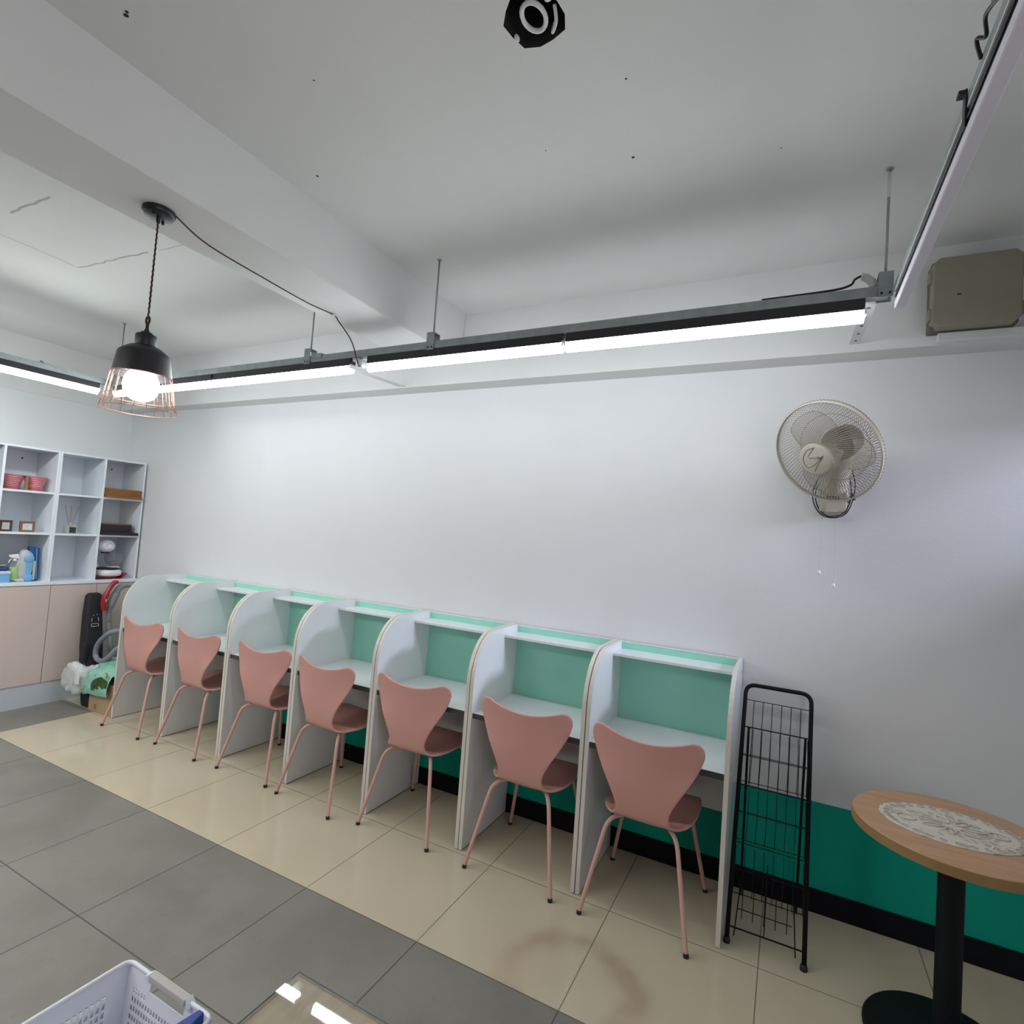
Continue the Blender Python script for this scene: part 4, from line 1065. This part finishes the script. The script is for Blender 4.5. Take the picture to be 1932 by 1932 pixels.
for k in range(NW):
    a = 2*PI*k/NW; pts = []
    for j in range(9):
        f = j/8; r = .062 + (FR-.062)*f; h = .085*(1 - f**2.6)
        pts.append(gpt(r, h, a + .55*(1-f)**1.3))
    mb.tube(pts, .00135, 4, caps=False)
obj('front_guard', mb, M['fanwire'], t)
mb = MB()
for k in range(NW):
    a = 2*PI*(k+.5)/NW; pts = []
    for j in range(8):
        f = j/7; r = .078 + (FR+.009-.078)*f; h = -.088*(1 - f**3)
        pts.append(gpt(r, h - .004, a - .45*(1-f)))
    mb.tube(pts, .00135, 4, caps=False)
mb.tube([gpt(.15, -.063, 2*PI*k/48) for k in range(48)], .0014, 5, closed=True)
obj('rear_guard', mb, M['fanwire'], t)
hb = obj('hub_cap', MB().lathe([(.066, .070), (.069, .080), (.067, .090), (.060, .093), (.0, .096)], 48, FM, close=False), M['fan'], t, smooth=True, angle=40)
mb = MB()
def HL(pts, r=.0011): mb.tube(spline([fl(x, y, .0955 - (x*x+y*y)*.6) for x, y in pts], 5), r, 5)
HL([(.012, .052), (-.02, .044), (-.044, .014), (-.046, -.016), (-.034, -.034)]); HL([(.012, .052), (-.010, .030), (-.024, .016)]); HL([(-.034, -.034), (-.015, -.030), (.012, -.012), (.042, .014)]); HL([(.042, .014), (.010, -.026), (-.010, -.052)])
HL([(-.020, .012), (-.012, .006), (-.004, .010), (.004, .004), (.012, .009), (.020, .002), (.030, .008), (.040, .004)], .0012)
HL([(.018, .014), (.024, .006), (.034, -.004)], .0012)
obj('hub_emblem', mb, M['ink'], hb)
for b in range(3):
    a0 = R(100) + b*2*PI/3
    def bl(u, v, a0=a0):
        r = .030 + .158*v
        wdt = (.030 + .075*math.sin(PI*min(1, v*.62 + .12)))
        ang = a0 + (u-.5)*2*wdt/max(r, .05)*.9 + .25*v
        return gpt(r*(1 - .10*abs(2*u-1)**3*v), -.010 + .042*(u-.5), ang)
    m_ = obj('blade', MB().grid(bl, 13, 14), M['blade'], t, smooth=True)
    so = m_.modifiers.new('solidify', 'SOLIDIFY'); so.thickness = .002
    edge = [bl(i/12, 0) for i in range(13)] + [bl(1, j/13) for j in range(1, 14)] + [bl(1-i/12, 1) for i in range(1, 13)] + [bl(0, 1-j/13) for j in range(1, 13)]
    obj('blade_edge', MB().tube(edge, .0011, 4, closed=True), M['motor'], m_)
obj('blade_boss', MB().lathe([(.033, -.03), (.034, .025), (.02, .032)], 24, FM), M['motor'], t, smooth=True, angle=40)
for (x0, x1, z1) in ((5.566, 5.562, 1.556), (5.622, 5.622, 1.502)):
    pc = obj('pull_cord', MB().tube([(x0, -.05, 1.838), ((x0+x1)/2, -.056, (1.838+z1)/2), (x1, -.06, z1)], .0012, 6), M['string'], t)
    obj('pull_knob', MB().lathe([(.0035, z1+.004), (.006, z1-.004), (.0075, z1-.012), (.002, z1-.014)], 14, Matrix.Translation((x1, -.06, 0))), M['gloss_white'], pc, smooth=True)
mb = MB()
mb.tube(spline([(5.545, -.05, 2.0), (5.522, -.055, 1.93), (5.528, -.055, 1.87), (5.56, -.055, 1.822), (5.61, -.06, 1.808), (5.66, -.055, 1.832), (5.685, -.05, 1.90), (5.69, -.05, 1.97), (5.675, -.06, 2.03)]), .0028, 6)
mb.tube(spline([(5.555, -.045, 1.99), (5.532, -.05, 1.92), (5.548, -.05, 1.85), (5.59, -.055, 1.815), (5.645, -.055, 1.828), (5.672, -.05, 1.88), (5.675, -.05, 1.95), (5.662, -.06, 2.02), (5.655, -.09, 2.07)]), .0028, 6)
mb.tube(spline([(5.668, -.05, 1.88), (5.682, -.062, 1.915), (5.69, -.06, 1.895), (5.672, -.06, 1.905), (5.684, -.06, 1.925)]), .0035, 6)
obj('power_cord', mb, M['bcord'], t, smooth=True)

# ------------------------------------------------------------------ nested white baskets, blue item, glass table
BXr, BY1, BZr = 4.054, -1.903, .206        # right end of rim, far side of rim, rim height
def basket(zr, H, name, label, cat, itop, ibot, perforated, nx=22, nz=6):
    Lx, Ly = .402, .56
    cx, cy = BXr - Lx/2, BY1 - Ly/2
    t = thing(name, label, cat, (cx, cy, zr-H))
    th = .0022
    zb = zr - H
    def wall(P0, P1, Q0, Q1, nrm, nx, nz, holes):
        """perforated wall between the top edge P0-P1 and the bottom edge Q0-Q1"""
        P0, P1, Q0, Q1 = map(Vector, (P0, P1, Q0, Q1)); N = Vector(nrm) * th
        def pt(u, v): return P0.lerp(P1, u).lerp(Q0.lerp(Q1, u), v)
        us = [0.0]; vs_ = [0.0]
        m0, m1 = .10, .90
        for i in range(nx):
            a = m0 + (m1-m0)*i/nx; us += [a, a + (m1-m0)/nx*.62]
        us.append(1.0)
        t0, t1 = .27, .92
        vs_ += [.07, .20]
        for j in range(nz):
            a = t0 + (t1-t0)*j/nz; vs_ += [a, a + (t1-t0)/nz*.60]
        vs_.append(1.0)
        mb = MB(); idx = {}
        def vid(i, j, k):
            if (i, j, k) not in idx:
                idx[(i, j, k)] = len(mb.v); mb.v.append(pt(us[i], vs_[j]) + (N if k else Vector()))
            return idx[(i, j, k)]
        nu, nv = len(us)-1, len(vs_)-1
        def open_(i, j):
            if i < 0 or j < 0 or i >= nu or j >= nv: return True
            if i % 2 == 1 and j % 2 == 1 and holes(us[i], vs_[j]): return True
            return holes(us[i], vs_[j]) is None
        for i in range(nu):
            for j in range(nv):
                if open_(i, j): continue
                mb.f.append([vid(i,j,0), vid(i+1,j,0), vid(i+1,j+1,0), vid(i,j+1,0)]); mb.mi.append(0)
                mb.f.append([vid(i,j,1), vid(i,j+1,1), vid(i+1,j+1,1), vid(i+1,j,1)]); mb.mi.append(0)
                for (di, dj, a, b) in ((-1,0,(i,j),(i,j+1)), (1,0,(i+1,j),(i+1,j+1)), (0,-1,(i,j),(i+1,j)), (0,1,(i,j+1),(i+1,j+1))):
                    if open_(i+di, j+dj):
                        mb.f.append([vid(*a,0), vid(*b,0), vid(*b,1), vid(*a,1)]); mb.mi.append(0)
        return mb
    x0, x1, y0, y1 = BXr-Lx+itop, BXr-itop, BY1-Ly+itop, BY1-itop
    X0b, X1b, Y0b, Y1b = BXr-Lx+ibot, BXr-ibot, BY1-Ly+ibot, BY1-ibot
    if perforated:
        def side(u, v):
            if v < .25: return False
            return True
        def grip_side(u, v):
            if v < .25: return None if (.30 < u < .71 and .06 < v < .19) else False
            return not (.26 < u < .74 and v < .36)
    else:
        side = grip_side = lambda u, v: False
    obj('side_wall', wall((x0,y1,zr),(x1,y1,zr),(X0b,Y1b,zb),(X1b,Y1b,zb),(0,-1,0),nx,nz,grip_side), M['basket'], t)
    obj('side_wall', wall((x0,y0,zr),(x1,y0,zr),(X0b,Y0b,zb),(X1b,Y0b,zb),(0,1,0),nx,nz,grip_side), M['basket'], t)
    obj('side_wall', wall((x0,y0,zr),(x0,y1,zr),(X0b,Y0b,zb),(X0b,Y1b,zb),(1,0,0),int(nx*1.3),nz,side), M['basket'], t)
    obj('side_wall', wall((x1,y0,zr),(x1,y1,zr),(X1b,Y0b,zb),(X1b,Y1b,zb),(-1,0,0),int(nx*1.3),nz,side), M['basket'], t)
    obj('bottom', bx(X0b, X1b, Y0b, Y1b, zb, zb+.003), M['basket'], t)
    rp = fillet([(x0+.05, y0, zr), (x1, y0, zr), (x1, y1, zr), (x0, y1, zr), (x0, y0, zr), (x0+.0501, y0, zr)], .03, 6)
    obj('rim', MB().tube(rp[:-1], .0065 if perforated else .003, 10, closed=True), M['basket'], t, smooth=True)
    return t, (x0, x1, y0, y1)
tb, (x0, x1, y0, y1) = basket(BZr, .201, 'storage_basket', 'white perforated plastic basket with grey grip at the bottom left of the photo', 'basket', .001, .035, True)
t2, _ = basket(.138, .138, 'storage_tray', 'shallow white plastic tray seen through the holes of the perforated basket', 'tray', .0075, .029, False)
# grip in the far side of the upper basket
hx0, hx1 = x0 + .40*.30, x0 + .40*.735
mb = MB().hexa([(hx0,y1-.016,BZr-.006),(hx1,y1-.016,BZr-.006),(hx1,y1+.012,BZr-.002),(hx0,y1+.012,BZr-.002),(hx0,y1-.014,BZr+.012),(hx1,y1-.014,BZr+.012),(hx1,y1+.010,BZr+.013),(hx0,y1+.010,BZr+.013)])
obj('grip', mb, M['grip'], tb, bevel=.004)
mb = MB()
for a, b in ((hx0-.022, hx0), (hx1, hx1+.022)):
    s_ = 1 if a < hx0-.01 else -1
    za = BZr-.004; zh = BZr+.013
    lo, hi = (za, zh) if s_ == 1 else (zh, za)
    mb.hexa([(a,y1-.012,BZr-.012),(b,y1-.012,BZr-.012),(b,y1+.011,BZr-.012),(a,y1+.011,BZr-.012),(a,y1-.012,lo+.004),(b,y1-.012,hi),(b,y1+.011,hi),(a,y1+.011,lo+.004)])
obj('grip_end', mb, M['basket'], tb, bevel=.003)
t = thing('blue_clip', 'cobalt blue plastic piece hooked on the far right corner of the basket', 'clip', (x1-.03, y1-.03, BZr))
mb = MB().hexa([(x1-.068,y1-.11,BZr-.06),(x1-.012,y1-.115,BZr-.06),(x1-.008,y1-.018,BZr-.03),(x1-.050,y1-.018,BZr-.03),(x1-.062,y1-.10,BZr+.012),(x1-.010,y1-.105,BZr+.012),(x1-.010,y1-.020,BZr+.028),(x1-.030,y1-.020,BZr+.028)])
obj('clip_body', mb, M['blue'], t, bevel=.004)

GX, GY, GZ = 4.682, -2.233, .805
t = thing('glass_top_table', 'small table with clear glass over a light brown board, lower edge of photo', 'table', (GX+.40, GY-.30, 0))
tw, td = .80, .60
obj('board', bx(GX+.001, GX+tw-.001, GY-td+.001, GY-.001, GZ-.030, GZ-.0050), M['ply'], t, bevel=.001)
gl = obj('glass_sheet', bx(GX, GX+tw, GY-td, GY, GZ-.004, GZ), M['glass'], t)
mb = MB()
e = .0005
for q_ in ((GX-e, GX, GY-td-e, GY+e), (GX+tw, GX+tw+e, GY-td-e, GY+e), (GX, GX+tw, GY, GY+e), (GX, GX+tw, GY-td-e, GY-td)): mb.box(*q_, GZ-.004, GZ-.0002)
obj('glass_edge', mb, M['glassedge'], gl)
for (a, b) in ((.012, -.012), (tw-.028, -.012), (.012, -td+.028), (tw-.028, -td+.028)):
    obj('clear_pad', bx(GX+a, GX+a+.016, GY+b-.016, GY+b, GZ-.0052, GZ-.0042), M['clear'], t)
for (a, b) in ((.03, -.07), (tw-.07, -.07), (.03, -td+.03), (tw-.07, -td+.03)):
    obj('leg', bx(GX+a, GX+a+.04, GY+b, GY+b+.04, 0, GZ-.03), M['ply'], t, bevel=.003)
